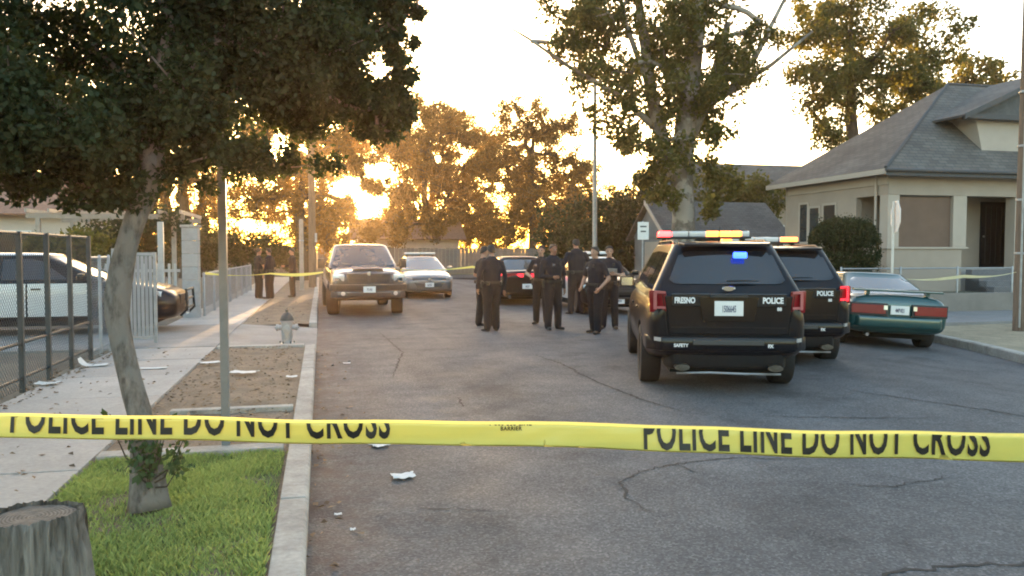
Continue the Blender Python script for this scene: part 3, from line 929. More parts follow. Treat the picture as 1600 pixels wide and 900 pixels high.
litter('crumpled white paper lying on the road, nearest the camera', 0.57, 5.81, 0.004, 0.16, 0.13, 0.035, 6, 0.15)
litter('white paper scrap on the road just beyond the yellow tape', 0.47, 6.82, 0.004, 0.15, 0.15, 0.03, 7, 0.5)
litter('white paper heap at the bottom of the iron fence, nearest the camera', -3.08, 10.15, 0.123, 0.24, 0.14, 0.05, 8)
litter('tiny white scrap in the gutter near the camera', 0.17, 4.76, 0.004, 0.03, 0.03, 0.012, 9)
litter('tiny white scrap against the kerb near the camera', 0.09, 5.06, 0.004, 0.045, 0.03, 0.012, 10)
litter('thin white scrap in the left gutter further up the road', 0.36, 12.0, 0.004, 0.10, 0.08, 0.02, 11)

# ------------------------------------------------------------------ trees
def bark_mat(name, a, b, bscale=14, stretch=(1, 1, 0.25), strength=0.8, patch=None):
    m = bpy.data.materials.new(name)
    m.use_nodes = True
    nt = m.node_tree
    L = nt.links.new
    bs = nt.nodes['Principled BSDF']
    bs.inputs['Roughness'].default_value = 0.9
    bs.inputs['Specular IOR Level'].default_value = 0.2
    tc = _n(nt, 'ShaderNodeTexCoord')
    mp = _n(nt, 'ShaderNodeMapping')
    mp.inputs['Scale'].default_value = stretch
    L(tc.outputs['Object'], mp.inputs[0])
    n = _n(nt, 'ShaderNodeTexNoise')
    n.inputs['Scale'].default_value = bscale
    n.inputs['Detail'].default_value = 8
    n.inputs['Roughness'].default_value = 0.7
    L(mp.outputs[0], n.inputs['Vector'])
    r = _n(nt, 'ShaderNodeValToRGB')
    r.color_ramp.elements[0].position = 0.35
    r.color_ramp.elements[1].position = 0.65
    r.color_ramp.elements[0].color = (*a, 1)
    r.color_ramp.elements[1].color = (*b, 1)
    L(n.outputs[0], r.inputs[0])
    out = r.outputs[0]
    if patch:
        v = _n(nt, 'ShaderNodeTexNoise')
        v.inputs['Scale'].default_value = patch[1]
        v.inputs['Detail'].default_value = 4
        L(tc.outputs['Object'], v.inputs['Vector'])
        rr = _n(nt, 'ShaderNodeValToRGB')
        rr.color_ramp.elements[0].position = 0.5
        rr.color_ramp.elements[1].position = 0.56
        L(v.outputs[0], rr.inputs[0])
        mx = _n(nt, 'ShaderNodeMix', data_type='RGBA')
        L(rr.outputs[0], mx.inputs[0])
        L(out, mx.inputs[6])
        mx.inputs[7].default_value = (*patch[0], 1)
        out = mx.outputs[2]
    L(out, bs.inputs['Base Color'])
    bp = _n(nt, 'ShaderNodeBump')
    bp.inputs['Strength'].default_value = strength
    bp.inputs['Distance'].default_value = 0.03
    L(n.outputs[0], bp.inputs['Height'])
    L(bp.outputs[0], bs.inputs['Normal'])
    return m

def leaves(cent, n_per, spread, size, seed, flat=1.0, up=0.0):
    """numpy leaf cloud: kite shaped leaves folded on the midrib"""
    g = np.random.default_rng(seed)
    cent = np.asarray(cent)
    c = np.repeat(cent[:, :3], n_per, axis=0)
    sp = np.repeat(cent[:, 3:4], n_per, axis=0) if cent.shape[1] > 3 else spread
    off = g.normal(size=c.shape)
    off /= np.linalg.norm(off, axis=1, keepdims=True) + 1e-9
    off *= (g.random((len(c), 1)) ** 0.45) * sp
    off[:, 2] *= flat
    p = c + off
    N = len(p)
    d = g.normal(size=(N, 3))
    d[:, 2] -= 0.35
    d /= np.linalg.norm(d, axis=1, keepdims=True)
    s = g.normal(size=(N, 3))
    s[:, 2] *= (1 - up)
    s -= d * np.sum(s * d, axis=1, keepdims=True)
    s /= np.linalg.norm(s, axis=1, keepdims=True)
    nn = np.cross(d, s)
    L = size * g.uniform(0.65, 1.35, (N, 1))
    W = L * g.uniform(0.26, 0.36, (N, 1))
    v = np.empty((N, 4, 3), dtype=np.float32)
    v[:, 0] = p
    v[:, 1] = p + d * L * 0.45 + s * W + nn * W * 0.35
    v[:, 2] = p + d * L
    v[:, 3] = p + d * L * 0.45 - s * W + nn * W * 0.35
    q = np.arange(N * 4, dtype=np.int32).reshape(N, 4)
    tint = np.clip(np.repeat(g.random(N) * 0.7 + np.repeat(g.random(len(cent)), n_per) * 0.3, 4), 0, 1)
    return v.reshape(-1, 3), q, tint

def leaf_obj(name, parts, mat, parent):
    vs, qs, ts = [], [], []
    o = 0
    for v, q, t in parts:
        vs.append(v)
        qs.append(q + o)
        ts.append(t)
        o += len(v)
    me = np_mesh(name, np.concatenate(vs), np.concatenate(qs))
    at = me.attributes.new('tint', 'FLOAT', 'POINT')
    at.data.foreach_set('value', np.concatenate(ts).astype(np.float32))
    return link(name, me, mat, parent)

def blob_centres(blobs, seed, gap=0.0, gscale=0.6):
    g = np.random.default_rng(seed)
    out = []
    for b in blobs:
        cx, cy, cz, rx, ry, rz, n, cr = b[:8]
        k = 0
        tries = 0
        while k < n and tries < n * 30:
            tries += 1
            d = g.normal(size=3)
            d /= np.linalg.norm(d)
            r = g.random() ** 0.42
            p = np.array([cx, cy, cz]) + d * r * np.array([rx, ry, rz])
            if gap and noise.noise(Vector(p * gscale) + Vector((seed, 0, 0))) < gap - 0.5:
                continue
            out.append((*p, cr * g.uniform(0.7, 1.3)))
            k += 1
    return out

def limbs_mesh(mb, trunk, cents, seed, rtip=0.012, wob=0.12, maxr=0.6):
    """grow limbs from trunk nodes to every clump centre; thickness follows the number of twigs carried"""
    rd = random.Random(seed)
    pos = []
    par = []
    fixed = []
    for i in range(len(trunk)):
        pos.append(Vector(trunk[i][:3]))
        par.append(i - 1)
        fixed.append(trunk[i][3])
    P = np.array([p[:] for p in pos])
    top0 = max(1, int(len(trunk) * 0.45))
    tp = np.array(trunk[-1][:3])
    order = sorted(cents, key=lambda c: np.linalg.norm(np.array(c[:3]) - tp))
    cnt_seed = []
    for c in order:
        q = np.array(c[:3])
        A = P[top0:]
        dv = q - A
        dist = np.linalg.norm(dv, axis=1) + 0.9 * np.maximum(0, A[:, 2] - q[2])
        j = int(np.argmin(dist)) + top0
        a = Vector(P[j])
        b = Vector(q)
        L = (b - a).length
        n = max(1, int(L / 0.5) if L < 6 else int(L / 0.9))
        n = min(n, 6)
        prev = j
        for k in range(1, n + 1):
            t = k / n
            p = a.lerp(b, t) + Vector((rd.gauss(0, 1), rd.gauss(0, 1), rd.gauss(0, 1))) * (wob * L * 0.16 * math.sin(PI * t)) + Vector((0, 0, 0.10 * L * math.sin(PI * t)))
            pos.append(p)
            par.append(prev)
            fixed.append(None)
            prev = len(pos) - 1
        P = np.vstack([P, np.array([p[:] for p in pos[len(P):]])])
        cnt_seed.append(prev)
    cnt = [0] * len(pos)
    for s in cnt_seed:
        k = s
        while k >= 0:
            cnt[k] += 1
            k = par[k]
    for i in range(len(trunk), len(pos)):
        j = par[i]
        r1 = min(maxr, rtip * max(1, cnt[i]) ** 0.48)
        r0 = min(maxr, rtip * max(1, cnt[j]) ** 0.48) if fixed[j] is None else min(fixed[j] * 0.8, rtip * max(1, cnt[i]) ** 0.48 * 1.25)
        mb.tube([pos[j], pos[i]], [r0, r1], n=6 if r0 > 0.03 else 4, cap=False)

def trunk_tube(mb, pts, n=18, amp=0.06, seed=0, flare=True):
    """resampled trunk with lumpy bark relief"""
    P = [Vector(p[:3]) for p in pts]
    Rr = [p[3] for p in pts]
    fine, rad = [], []
    for i in range(len(P) - 1):
        k = max(2, int((P[i + 1] - P[i]).length / 0.08))
        k = min(k, 14)
        for j in range(k):
            t = j / k
            p0, p1, p2, p3 = P[max(0, i - 1)], P[i], P[i + 1], P[min(len(P) - 1, i + 2)]
            q = 0.5 * ((2 * p1) + (p2 - p0) * t + (2 * p0 - 5 * p1 + 4 * p2 - p3) * t * t + (3 * p1 - p0 - 3 * p2 + p3) * t ** 3)
            fine.append(q)
            rad.append(Rr[i] + (Rr[i + 1] - Rr[i]) * t)
    fine.append(P[-1])
    rad.append(Rr[-1])
    o = len(mb.v)
    mb.tube(fine, rad, n=n)
    for k in range(o, len(mb.v)):
        i = (k - o) // n
        c = fine[i]
        v = Vector(mb.v[k])
        d = v - c
        an = math.atan2(d.y, d.x)
        r = rad[i]
        f = 1 + amp * (noise.noise(Vector((math.cos(an) * 2.2, math.sin(an) * 2.2, v.z * 1.5 + seed))) * 1.2 + 0.6 * noise.noise(Vector((math.cos(an) * 6, math.sin(an) * 6, v.z * 4 + seed))))
        if flare and i < 8:
            f += (1 - i / 8) ** 2 * (0.16 + 0.14 * math.sin(an * 4 + seed))
        mb.v[k] = tuple(c + d * f)

def tree(name, label, group, trunk, blobs, n_per, leaf, lmat, bmat, seed, gap=0.0, gscale=0.6, rtip=0.012, extra=None, maxr=0.5, amp=0.06, extra_c=(), wob=0.12, nside=18, limb_skip=1):
    base = Vector(trunk[0][:3])
    t = thing(name, label, 'tree', (0, 0, 0), 0, group)
    t.location = base
    cents = blob_centres(blobs, seed, gap, gscale) + list(extra_c)
    mb = MB()
    trunk_tube(mb, trunk, n=nside, amp=amp, seed=seed)
    limbs_mesh(mb, trunk, cents[::limb_skip], seed, rtip, maxr=maxr, wob=wob)
    for e in (extra or []):
        mb.tube([p[:3] for p in e], [p[3] for p in e], n=8)
    mb.v = [tuple(Vector(v) - base) for v in mb.v]
    mb.build('trunk', bmat, t, smooth='all', fix=False)
    cc = np.array(cents)
    cc[:, :3] -= np.array(base)
    lv = leaves(cc, n_per, 0.3, leaf, seed + 1)
    o = leaf_obj('crown', [lv], lmat, t)
    o['kind'] = 'stuff'
    return t

bark_street = bark_mat('street_tree_bark', (0.085, 0.072, 0.062), (0.25, 0.225, 0.20), 22, (1, 1, 0.30), 1.0, ((0.21, 0.19, 0.17), 4.5))
bark_syc = bark_mat('sycamore_bark', (0.10, 0.085, 0.07), (0.21, 0.185, 0.155), 5, (1, 1, 0.5), 0.5, ((0.30, 0.275, 0.235), 1.6))
bark_dark = bark_mat('dark_bark', (0.045, 0.034, 0.026), (0.11, 0.085, 0.065), 8, (1, 1, 0.3), 0.8)
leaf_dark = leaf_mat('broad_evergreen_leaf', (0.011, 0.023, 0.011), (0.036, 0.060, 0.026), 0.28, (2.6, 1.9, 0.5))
leaf_syc = leaf_mat('sycamore_leaf', (0.045, 0.055, 0.018), (0.12, 0.12, 0.035), 0.35, (2.0, 1.7, 0.5))
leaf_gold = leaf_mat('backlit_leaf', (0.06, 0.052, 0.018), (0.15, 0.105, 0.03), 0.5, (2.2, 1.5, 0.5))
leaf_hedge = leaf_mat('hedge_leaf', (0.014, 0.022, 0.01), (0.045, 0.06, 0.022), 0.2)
leaf_cyp = leaf_mat('cypress_leaf', (0.02, 0.03, 0.015), (0.05, 0.06, 0.025), 0.25)

# --- the street tree by the pavement
tb = (-1.03, 5.13)
s_ = 0.94
def SC(x, y, z):
    return (x * s_, y * s_, 1.65 - (1.65 - z) * s_)
tp = [(*SC(-1.09, 5.46, 0.02), 0.112), (*SC(-1.10, 5.47, 0.28), 0.088), (*SC(-1.12, 5.48, 0.55), 0.074), (*SC(-1.19, 5.51, 0.85), 0.064), (*SC(-1.25, 5.54, 1.15), 0.068), (*SC(-1.265, 5.55, 1.35), 0.072), (*SC(-1.215, 5.56, 1.66), 0.062), (*SC(-1.14, 5.56, 1.9), 0.064), (*SC(-1.06, 5.58, 2.12), 0.072), (*SC(-1.05, 5.62, 2.35), 0.066), (*SC(-1.0, 5.66, 2.7), 0.05), (*SC(-0.95, 5.7, 3.1), 0.035)]
bl = [(-1.75, 5.6, 3.2, 1.45, 1.3, 1.0, 280, 0.19),
      (-0.8, 5.6, 3.2, 0.95, 1.1, 0.8, 195, 0.18),
      (-1.75, 5.15, 2.36, 0.95, 0.65, 0.34, 120, 0.15),
      (-0.05, 5.75, 3.25, 0.5, 0.8, 0.62, 105, 0.16),
      (0.17, 5.95, 3.45, 0.46, 0.6, 0.75, 62, 0.14),
      (-0.22, 5.8, 2.62, 0.34, 0.5, 0.26, 44, 0.13),
      (0.30, 6.0, 2.86, 0.26, 0.4, 0.24, 26, 0.12),
      (-1.0, 5.4, 2.45, 0.55, 0.6, 0.22, 50, 0.13),
      (-2.9, 6.2, 3.1, 1.2, 1.4, 1.0, 150, 0.24)]
gx = random.Random(17)
ex = []
for k in range(46):
    x_ = gx.uniform(-2.3, -0.35)
    ex.append((x_, 5.1 + gx.uniform(-0.1, 0.45), 2.02 + gx.uniform(-0.06, 0.18) + (0.12 if x_ > -0.9 else 0), gx.uniform(0.045, 0.10)))
for k in range(64):
    a_ = gx.uniform(-1.1, 0.75)
    ex.append((0.19 + 0.45 * math.cos(a_) + gx.uniform(-0.16, 0.13), 5.9 + gx.uniform(-0.3, 0.4), 3.15 + 0.75 * math.sin(a_), gx.uniform(0.035, 0.09)))
for k in range(16):
    ex.append((gx.uniform(-0.75, 0.15), 5.5 + gx.uniform(0, 0.5), 2.28 + gx.uniform(-0.05, 0.14), gx.uniform(0.05, 0.09)))
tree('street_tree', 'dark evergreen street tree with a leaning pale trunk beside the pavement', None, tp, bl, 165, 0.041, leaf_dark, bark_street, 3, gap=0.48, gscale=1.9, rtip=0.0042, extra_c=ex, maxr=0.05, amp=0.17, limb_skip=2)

# --- sycamore behind the patrol cars
def blob(x, y, z, r, n, cr=0.5, sy=1.0, sz=0.8):
    return (x, y, z, r, r * sy, r * sz, n, cr)
sy_t = [(13.3, 27.8, 0.0, 0.52), (13.3, 27.8, 1.2, 0.44), (13.25, 27.8, 3.0, 0.42), (13.2, 27.85, 4.6, 0.42), (13.35, 27.9, 6.2, 0.40), (13.6, 28.0, 8.2, 0.36), (13.9, 28.0, 10.6, 0.30), (14.1, 28.1, 13.0, 0.2), (14.2, 28.2, 15.5, 0.08)]
sy_ex = [[(13.2, 27.8, 3.9, 0.30), (12.5, 27.9, 5.6, 0.28), (12.0, 28.0, 7.6, 0.25), (11.8, 28.2, 9.6, 0.2), (11.4, 28.4, 12.5, 0.12)],
         [(12.3, 28.0, 6.2, 0.14), (10.6, 27.8, 7.4, 0.11), (8.7, 27.7, 8.3, 0.08), (7.2, 27.7, 9.2, 0.05), (6.4, 27.7, 9.6, 0.02)],
         [(13.5, 27.9, 6.8, 0.2), (15.0, 27.6, 7.7, 0.15), (16.0, 27.5, 9.0, 0.11), (17.2, 27.3, 11.4, 0.06)],
         [(15.0, 27.6, 7.7, 0.1), (16.6, 27.4, 8.7, 0.08), (18.2, 27.2, 10.0, 0.04)],
         [(13.3, 27.9, 5.2, 0.2), (14.0, 27.7, 7.0, 0.17), (14.9, 27.6, 10.2, 0.12)],
         [(12.0, 28.0, 7.6, 0.12), (11.0, 28.0, 10.0, 0.1), (10.4, 28.0, 12.5, 0.05)]]
sy_bl = [blob(12.0, 28, 9.4, 2.2, 42, 0.55), blob(10.2, 27.9, 8.2, 1.5, 22, 0.45), blob(10.9, 28, 6.9, 1.3, 20, 0.4), blob(14.0, 28.2, 9.6, 1.9, 30, 0.5), blob(9.6, 27.9, 9.9, 1.5, 22, 0.45), blob(13.5, 28.5, 7.2, 1.4, 20, 0.45),
         blob(11.3, 28.1, 5.6, 0.9, 10, 0.35), blob(14.6, 27.9, 6.2, 1.0, 10, 0.35), blob(15.6, 27.6, 9.4, 1.3, 10, 0.4), blob(12.5, 28.3, 13.0, 3.4, 60, 0.6), blob(15.8, 28.0, 12.8, 2.4, 28, 0.6), blob(11.7, 28, 4.6, 0.6, 8, 0.35), blob(13.2, 27.2, 7.6, 1.5, 26, 0.45), blob(12.6, 27.3, 5.2, 1.0, 14, 0.4), blob(14.4, 27.3, 4.4, 0.8, 10, 0.35), blob(14.6, 27.4, 8.4, 1.4, 20, 0.45), blob(12.2, 27.3, 3.8, 0.7, 8, 0.3), blob(14.1, 27.5, 3.2, 0.6, 6, 0.3), blob(8.9, 27.8, 8.9, 0.9, 9, 0.35), blob(8.7, 27.8, 10.8, 1.3, 16, 0.42), blob(10.4, 28, 11.2, 1.4, 18, 0.42)]
tree('sycamore_tree', 'tall sycamore with pale mottled trunk and bare forking limbs behind the police cars', None, sy_t, sy_bl, 76, 0.185, leaf_syc, bark_syc, 11, gap=0.3, gscale=0.7, rtip=0.014, extra=sy_ex, maxr=0.12, amp=0.06)
# --- tree behind the bungalow
rt_t = [(24.5, 33.0, 0.0, 0.42), (24.4, 33.0, 3.0, 0.34), (24.3, 32.9, 6.0, 0.30), (24.0, 32.8, 8.5, 0.24), (23.8, 32.6, 11.0, 0.15)]
rt_bl = [blob(22.4, 32.4, 9.6, 2.0, 36, 0.55), blob(25.0, 32.2, 9.2, 2.0, 44, 0.55), blob(24.0, 32.4, 12.2, 2.4, 44, 0.6), blob(27.2, 31.8, 11.6, 1.9, 34, 0.55), blob(21.6, 32.4, 12.0, 1.5, 18, 0.5), blob(22.6, 32.4, 7.2, 1.1, 12, 0.4), blob(27.0, 31.8, 9.0, 1.3, 16, 0.5)]
tree('broadleaf_tree', 'loose leafy tree rising behind the grey bungalow roof', 'background trees', rt_t, rt_bl, 100, 0.20, leaf_syc, bark_dark, 21, gap=0.3, gscale=0.8, rtip=0.016)
tree('broadleaf_tree', 'small rounded far tree between bungalow roof and utility pole', 'background trees', [(35.5, 38.4, 0, 0.3), (35.5, 38.4, 5, 0.24), (35.8, 38.3, 9.5, 0.16)], [blob(35.6, 38.3, 11.6, 1.7, 30, 0.5), blob(37.4, 38.0, 11.0, 1.2, 16, 0.45), blob(34.0, 38.6, 10.6, 1.1, 12, 0.45)], 40, 0.27, leaf_syc, bark_dark, 22, gap=0.25)
# --- trees closing the end of the street
def far_tree(label, x, y, h, blobs, seed, n_per=36, leaf=0.42, gap=0.3, mat=None, name='broadleaf_tree'):
    tr = [(x, y, 0, 0.4), (x + 0.1, y, h * 0.25, 0.32), (x - 0.1, y, h * 0.5, 0.26), (x + 0.2, y, h * 0.8, 0.12)]
    return tree(name, label, 'background trees', tr, blobs, n_per, leaf, mat or leaf_gold, bark_dark, seed, gap=gap, gscale=0.5, rtip=0.02, nside=10)
far_tree('golden backlit tree above the parked grey sedan', 9.5, 74, 15, [blob(8.4, 74, 12.2, 3.2, 70, 0.6), blob(11.6, 74.5, 13.0, 3.0, 70, 0.6), blob(9.0, 74, 8.2, 3.0, 70, 0.6), blob(12.2, 74, 8.4, 3.2, 76, 0.6), blob(14.6, 74.5, 11.0, 2.6, 50, 0.6), blob(11.0, 74, 4.2, 3.0, 70, 0.6), blob(7.6, 74, 4.6, 1.6, 24, 0.55), blob(14.0, 74, 4.6, 2.6, 50, 0.6)], 31, n_per=100, leaf=0.21, gap=0.37)
far_tree('tall golden tree between the grey sedan and the light pole', 17.5, 66, 15, [blob(16.4, 65, 12.8, 2.6, 60, 0.55), blob(18.8, 65, 10.4, 2.8, 64, 0.55), blob(14.6, 66, 9.2, 2.8, 62, 0.55), blob(17.2, 66, 6.2, 3.2, 84, 0.55), blob(21.0, 64, 8.0, 2.2, 40, 0.5), blob(14.6, 66, 3.8, 2.6, 54, 0.55), blob(19.6, 65, 3.6, 2.6, 54, 0.55), blob(20.6, 65, 12.2, 1.5, 20, 0.5)], 32, n_per=100, leaf=0.19, gap=0.37)
far_tree('broad tree behind the pickup where the sun breaks through', 0.2, 64, 12, [blob(3.9, 62, 12.2, 2.8, 66, 0.55), blob(1.0, 63, 11.0, 2.8, 62, 0.55), blob(-1.8, 63, 11.5, 3.0, 62, 0.55), blob(5.9, 62, 9.4, 1.8, 40, 0.5), blob(6.8, 62, 12.4, 2.2, 44, 0.5), blob(-0.8, 62, 7.4, 2.4, 50, 0.55), blob(1.4, 62, 5.0, 1.5, 30, 0.5), blob(2.6, 62, 8.6, 1.5, 30, 0.5), blob(6.4, 62, 6.2, 1.6, 34, 0.5), blob(4.0, 62, 6.8, 1.1, 24, 0.4), blob(4.9, 62, 4.3, 1.4, 20, 0.4), blob(5.6, 62, 3.4, 1.4, 26, 0.5), blob(3.2, 62, 3.0, 1.2, 20, 0.5), blob(8.6, 62, 4.0, 1.8, 34, 0.5)], 33, n_per=90, leaf=0.19, gap=0.35)
far_tree('low spreading tree left of the pickup over the far pavement', -1.0, 46, 8, [blob(-0.9, 46, 5.2, 2.0, 60, 0.45), blob(-2.8, 47, 7.6, 2.2, 50, 0.45), blob(0.9, 46, 3.6, 1.2, 32, 0.4), blob(-3.2, 46, 4.4, 1.5, 36, 0.42), blob(-0.6, 46, 2.6, 1.6, 44, 0.42), blob(1.0, 46, 2.0, 1.2, 30, 0.4), blob(0.2, 47, 7.2, 1.4, 26, 0.42)], 34, leaf=0.15, n_per=76, gap=0.42)
far_tree('sunlit tree behind the left yards above the white gate pillar', -8.0, 52, 12, [blob(-7.5, 51, 7.2, 2.6, 50, 0.5), blob(-4.6, 51, 8.8, 2.2, 40, 0.5), blob(-10.8, 52, 9.2, 2.8, 56, 0.5), blob(-6.6, 51, 5.0, 1.8, 30, 0.45), blob(-9.6, 51, 4.6, 2.0, 34, 0.45)], 35, leaf=0.17, gap=0.46, n_per=60)
far_tree('far hazy tree filling the gap right of the pickup', 12.5, 92, 14, [blob(9.2, 92, 5.0, 3.6, 70, 0.7), blob(15.5, 92, 6.2, 4.2, 90, 0.7), blob(12, 93, 12, 4.0, 80, 0.7), blob(9.4, 92, 14.5, 3.6, 70, 0.7), blob(15.4, 92, 15.6, 3.8, 80, 0.7), blob(20.5, 92, 13.5, 4.0, 80, 0.7), blob(17, 92, 10.5, 4.0, 80, 0.7), blob(24.5, 92, 10.5, 3.4, 56, 0.7), blob(22, 92, 6.5, 4.4, 90, 0.7), blob(19, 92, 3, 4.0, 70, 0.7), blob(6.0, 92, 3.6, 2.4, 40, 0.7)], 36, leaf=0.27, n_per=76)
far_tree('far hazy tree behind the pickup left of the sun', -2.5, 90, 12, [blob(-4, 90, 6.2, 4.2, 80, 0.7), blob(0.6, 90, 4.0, 2.8, 56, 0.7), blob(-8, 91, 9, 4.2, 70, 0.7), blob(-12, 91, 6, 4.4, 70, 0.7), blob(1.0, 90, 11.5, 3.0, 40, 0.7), blob(5.0, 90, 14.5, 3.0, 46, 0.7)], 37, leaf=0.27, n_per=70)
far_tree('far broad tree beyond the light pole and dark shrubs', 27, 84, 12, [blob(25, 84, 6.0, 4.2, 90, 0.7), blob(30, 84, 6.0, 4.2, 80, 0.7), blob(27, 84, 8.4, 3.0, 50, 0.7), blob(34, 84, 5.0, 4.0, 60, 0.7)], 38, leaf=0.27, n_per=76)
# --- dense dark shrubs right of the street light
def shrub(name, label, x, y, blobs, seed, n_per=70, leaf=0.2, mat=None, group=None, gap=0.0, z0=0.0):
    tr = [(x, y, z0, 0.14), (x, y, z0 + 0.7, 0.11), (x + 0.05, y, z0 + 1.4, 0.07)]
    t = tree(name, label, group, tr, blobs, n_per, leaf, mat or leaf_hedge, bark_dark, seed, gap=gap, rtip=0.008, nside=8)
    t['category'] = 'shrub'
    return t
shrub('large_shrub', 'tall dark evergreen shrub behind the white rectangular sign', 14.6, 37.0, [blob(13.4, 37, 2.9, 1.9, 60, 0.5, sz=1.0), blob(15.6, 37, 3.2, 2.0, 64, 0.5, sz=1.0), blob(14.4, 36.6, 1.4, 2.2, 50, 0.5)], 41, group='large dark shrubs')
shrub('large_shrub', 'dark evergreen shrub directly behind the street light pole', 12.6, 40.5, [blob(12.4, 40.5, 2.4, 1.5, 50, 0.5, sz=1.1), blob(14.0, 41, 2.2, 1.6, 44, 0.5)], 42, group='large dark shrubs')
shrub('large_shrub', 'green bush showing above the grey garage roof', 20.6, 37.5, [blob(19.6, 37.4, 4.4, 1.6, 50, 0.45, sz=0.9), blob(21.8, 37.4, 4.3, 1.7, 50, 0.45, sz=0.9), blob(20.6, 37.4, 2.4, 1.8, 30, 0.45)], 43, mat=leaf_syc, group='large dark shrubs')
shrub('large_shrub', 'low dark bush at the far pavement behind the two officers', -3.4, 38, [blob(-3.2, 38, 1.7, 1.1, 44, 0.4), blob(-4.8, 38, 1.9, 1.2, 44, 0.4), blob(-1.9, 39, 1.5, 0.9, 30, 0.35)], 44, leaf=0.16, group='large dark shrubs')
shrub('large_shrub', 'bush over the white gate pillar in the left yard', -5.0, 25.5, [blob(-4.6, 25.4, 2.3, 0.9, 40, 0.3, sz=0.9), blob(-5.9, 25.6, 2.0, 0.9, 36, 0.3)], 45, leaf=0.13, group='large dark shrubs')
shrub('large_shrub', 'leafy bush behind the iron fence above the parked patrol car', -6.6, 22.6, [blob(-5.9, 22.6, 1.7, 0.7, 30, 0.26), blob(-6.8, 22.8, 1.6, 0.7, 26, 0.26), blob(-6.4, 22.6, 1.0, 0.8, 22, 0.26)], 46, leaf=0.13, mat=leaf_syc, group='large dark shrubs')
# --- cypresses far left
for i, (x, y, h) in enumerate(((-9.0, 57, 6.3), (-7.6, 56.5, 5.9), (-10.2, 59, 6.6))):
    bl_ = [(x, y, 0.6 + k * (h - 0.8) / 9, 0.75 * (1 - k / 10.5), 0.75 * (1 - k / 10.5), 0.5, 8, 0.32 * (1 - k / 14)) for k in range(10)]
    tree('cypress_tree', ['slim cypress behind the left yards, middle of three', 'slim cypress behind the left yards, nearest the sign pole', 'slim cypress behind the left yards, farthest from the street'][i], 'cypresses', [(x, y, 0, 0.16), (x, y, h * 0.5, 0.1), (x, y, h, 0.03)], bl_, 46, 0.2, leaf_cyp, bark_dark, 51 + i, nside=8)
# --- clipped shrub before the bungalow
g = np.random.default_rng(60)
d = g.normal(size=(620, 3))
d /= np.linalg.norm(d, axis=1, keepdims=True)
d[:, 2] = np.sign(d[:, 2]) * np.abs(d[:, 2]) ** 0.75
cc = np.concatenate([d * np.array([0.93, 0.85, 0.80]) * 0.95, np.full((620, 1), 0.09)], axis=1)
d2 = g.normal(size=(200, 3)) * 0.33
cc = np.concatenate([cc, np.concatenate([d2, np.full((200, 1), 0.25)], axis=1)])
t = thing('clipped_shrub', 'dark round clipped shrub in front of the bungalow side wall', 'shrub', (13.75, 18.95, 0.5))
cc[:, 2] += 1.28
leaf_obj('crown', [leaves(cc, 40, 0.1, 0.055, 61)], leaf_hedge, t)['kind'] = 'stuff'
mb = MB()
mb.tube([(0, 0, -0.02), (0.02, 0, 0.3), (0, 0.02, 0.9)], [0.09, 0.07, 0.05], n=10)
for k in range(7):
    a = k * 0.9
    mb.tube([(0, 0.01, 0.35), (0.3 * math.cos(a), 0.3 * math.sin(a), 0.75), (0.6 * math.cos(a), 0.6 * math.sin(a), 1.3)], [0.035, 0.025, 0.01], n=5)
mb.build('trunk', bark_dark, t, smooth='all')

# --- sprouts at the street tree's foot
sp_ = [(-1.02, 5.1, 0.55, 0.07), (-0.98, 5.05, 0.5, 0.06), (-1.12, 5.08, 0.58, 0.07), (-0.93, 5.1, 0.6, 0.06), (-0.86, 5.06, 0.45, 0.06), (-0.84, 5.05, 0.36, 0.05), (-1.06, 5.02, 0.45, 0.08), (-0.99, 5.02, 0.42, 0.06), (-0.9, 5.04, 0.62, 0.05), (-1.22, 5.1, 0.66, 0.04), (-1.0, 5.0, 0.36, 0.06), (-0.8, 5.08, 0.55, 0.04)]
t = thing('sucker_shoots', 'leafy sucker shoots sprouting round the foot of the street tree trunk', 'shoots', (-1.0, 5.06, 0.1))
cc = np.array(sp_)
cc[:, :3] -= np.array([-1.0, 5.06, 0.1])
leaf_obj('leaf_sprays', [leaves(cc, 26, 0.06, 0.05, 71)], leaf_mat('sprout_leaf', (0.03, 0.055, 0.02), (0.075, 0.12, 0.05), 0.25), t)['kind'] = 'stuff'
mb = MB()
for q in cc:
    mb.tube([(0.02 * q[0], 0.0, 0.1 + 0.2 * q[2]), (q[0] * 0.6, q[1] * 0.6, q[2] * 0.6), tuple(q[:3])], [0.006, 0.005, 0.002], n=5)
mb.build('stems', bark_dark, t)

# --- cut stump in the front corner
stm = bark_mat('stump_bark', (0.06, 0.052, 0.045), (0.27, 0.25, 0.225), 16, (1, 1, 0.10), 1.0)
t = thing('tree_stump', 'cut grey tree stump with furrowed bark at the lawn corner', 'stump', (-1.16, 3.62, 0.08))
N, K = 120, 26
vs, fs = [], []
for k in range(K + 1):
    h = 0.50 * k / K
    for i in range(N):
        a = 2 * PI * i / N
        r = 0.185 + 0.05 * (1 - k / K) ** 2 + 0.012 * math.sin(3 * a + 1) + 0.006 * (1 - k / K) * math.sin(7 * a)
        fur = abs(noise.noise(Vector((math.cos(a) * 7.5, math.sin(a) * 7.5, h * 2.2))))
        fur2 = abs(noise.noise(Vector((math.cos(a) * 15, math.sin(a) * 15, h * 4 + 5))))
        r -= 0.030 * max(0, 0.28 - fur) / 0.28 + 0.012 * max(0, 0.25 - fur2) / 0.25
        if k == K:
            r -= 0.006
        vs.append((r * math.cos(a), r * math.sin(a), h + (0.008 * noise.noise(Vector((a * 4, 0, 3))) if k >= K - 1 else 0)))
for k in range(K):
    for i in range(N):
        fs.append((k * N + i, k * N + (i + 1) % N, (k + 1) * N + (i + 1) % N, (k + 1) * N + i))
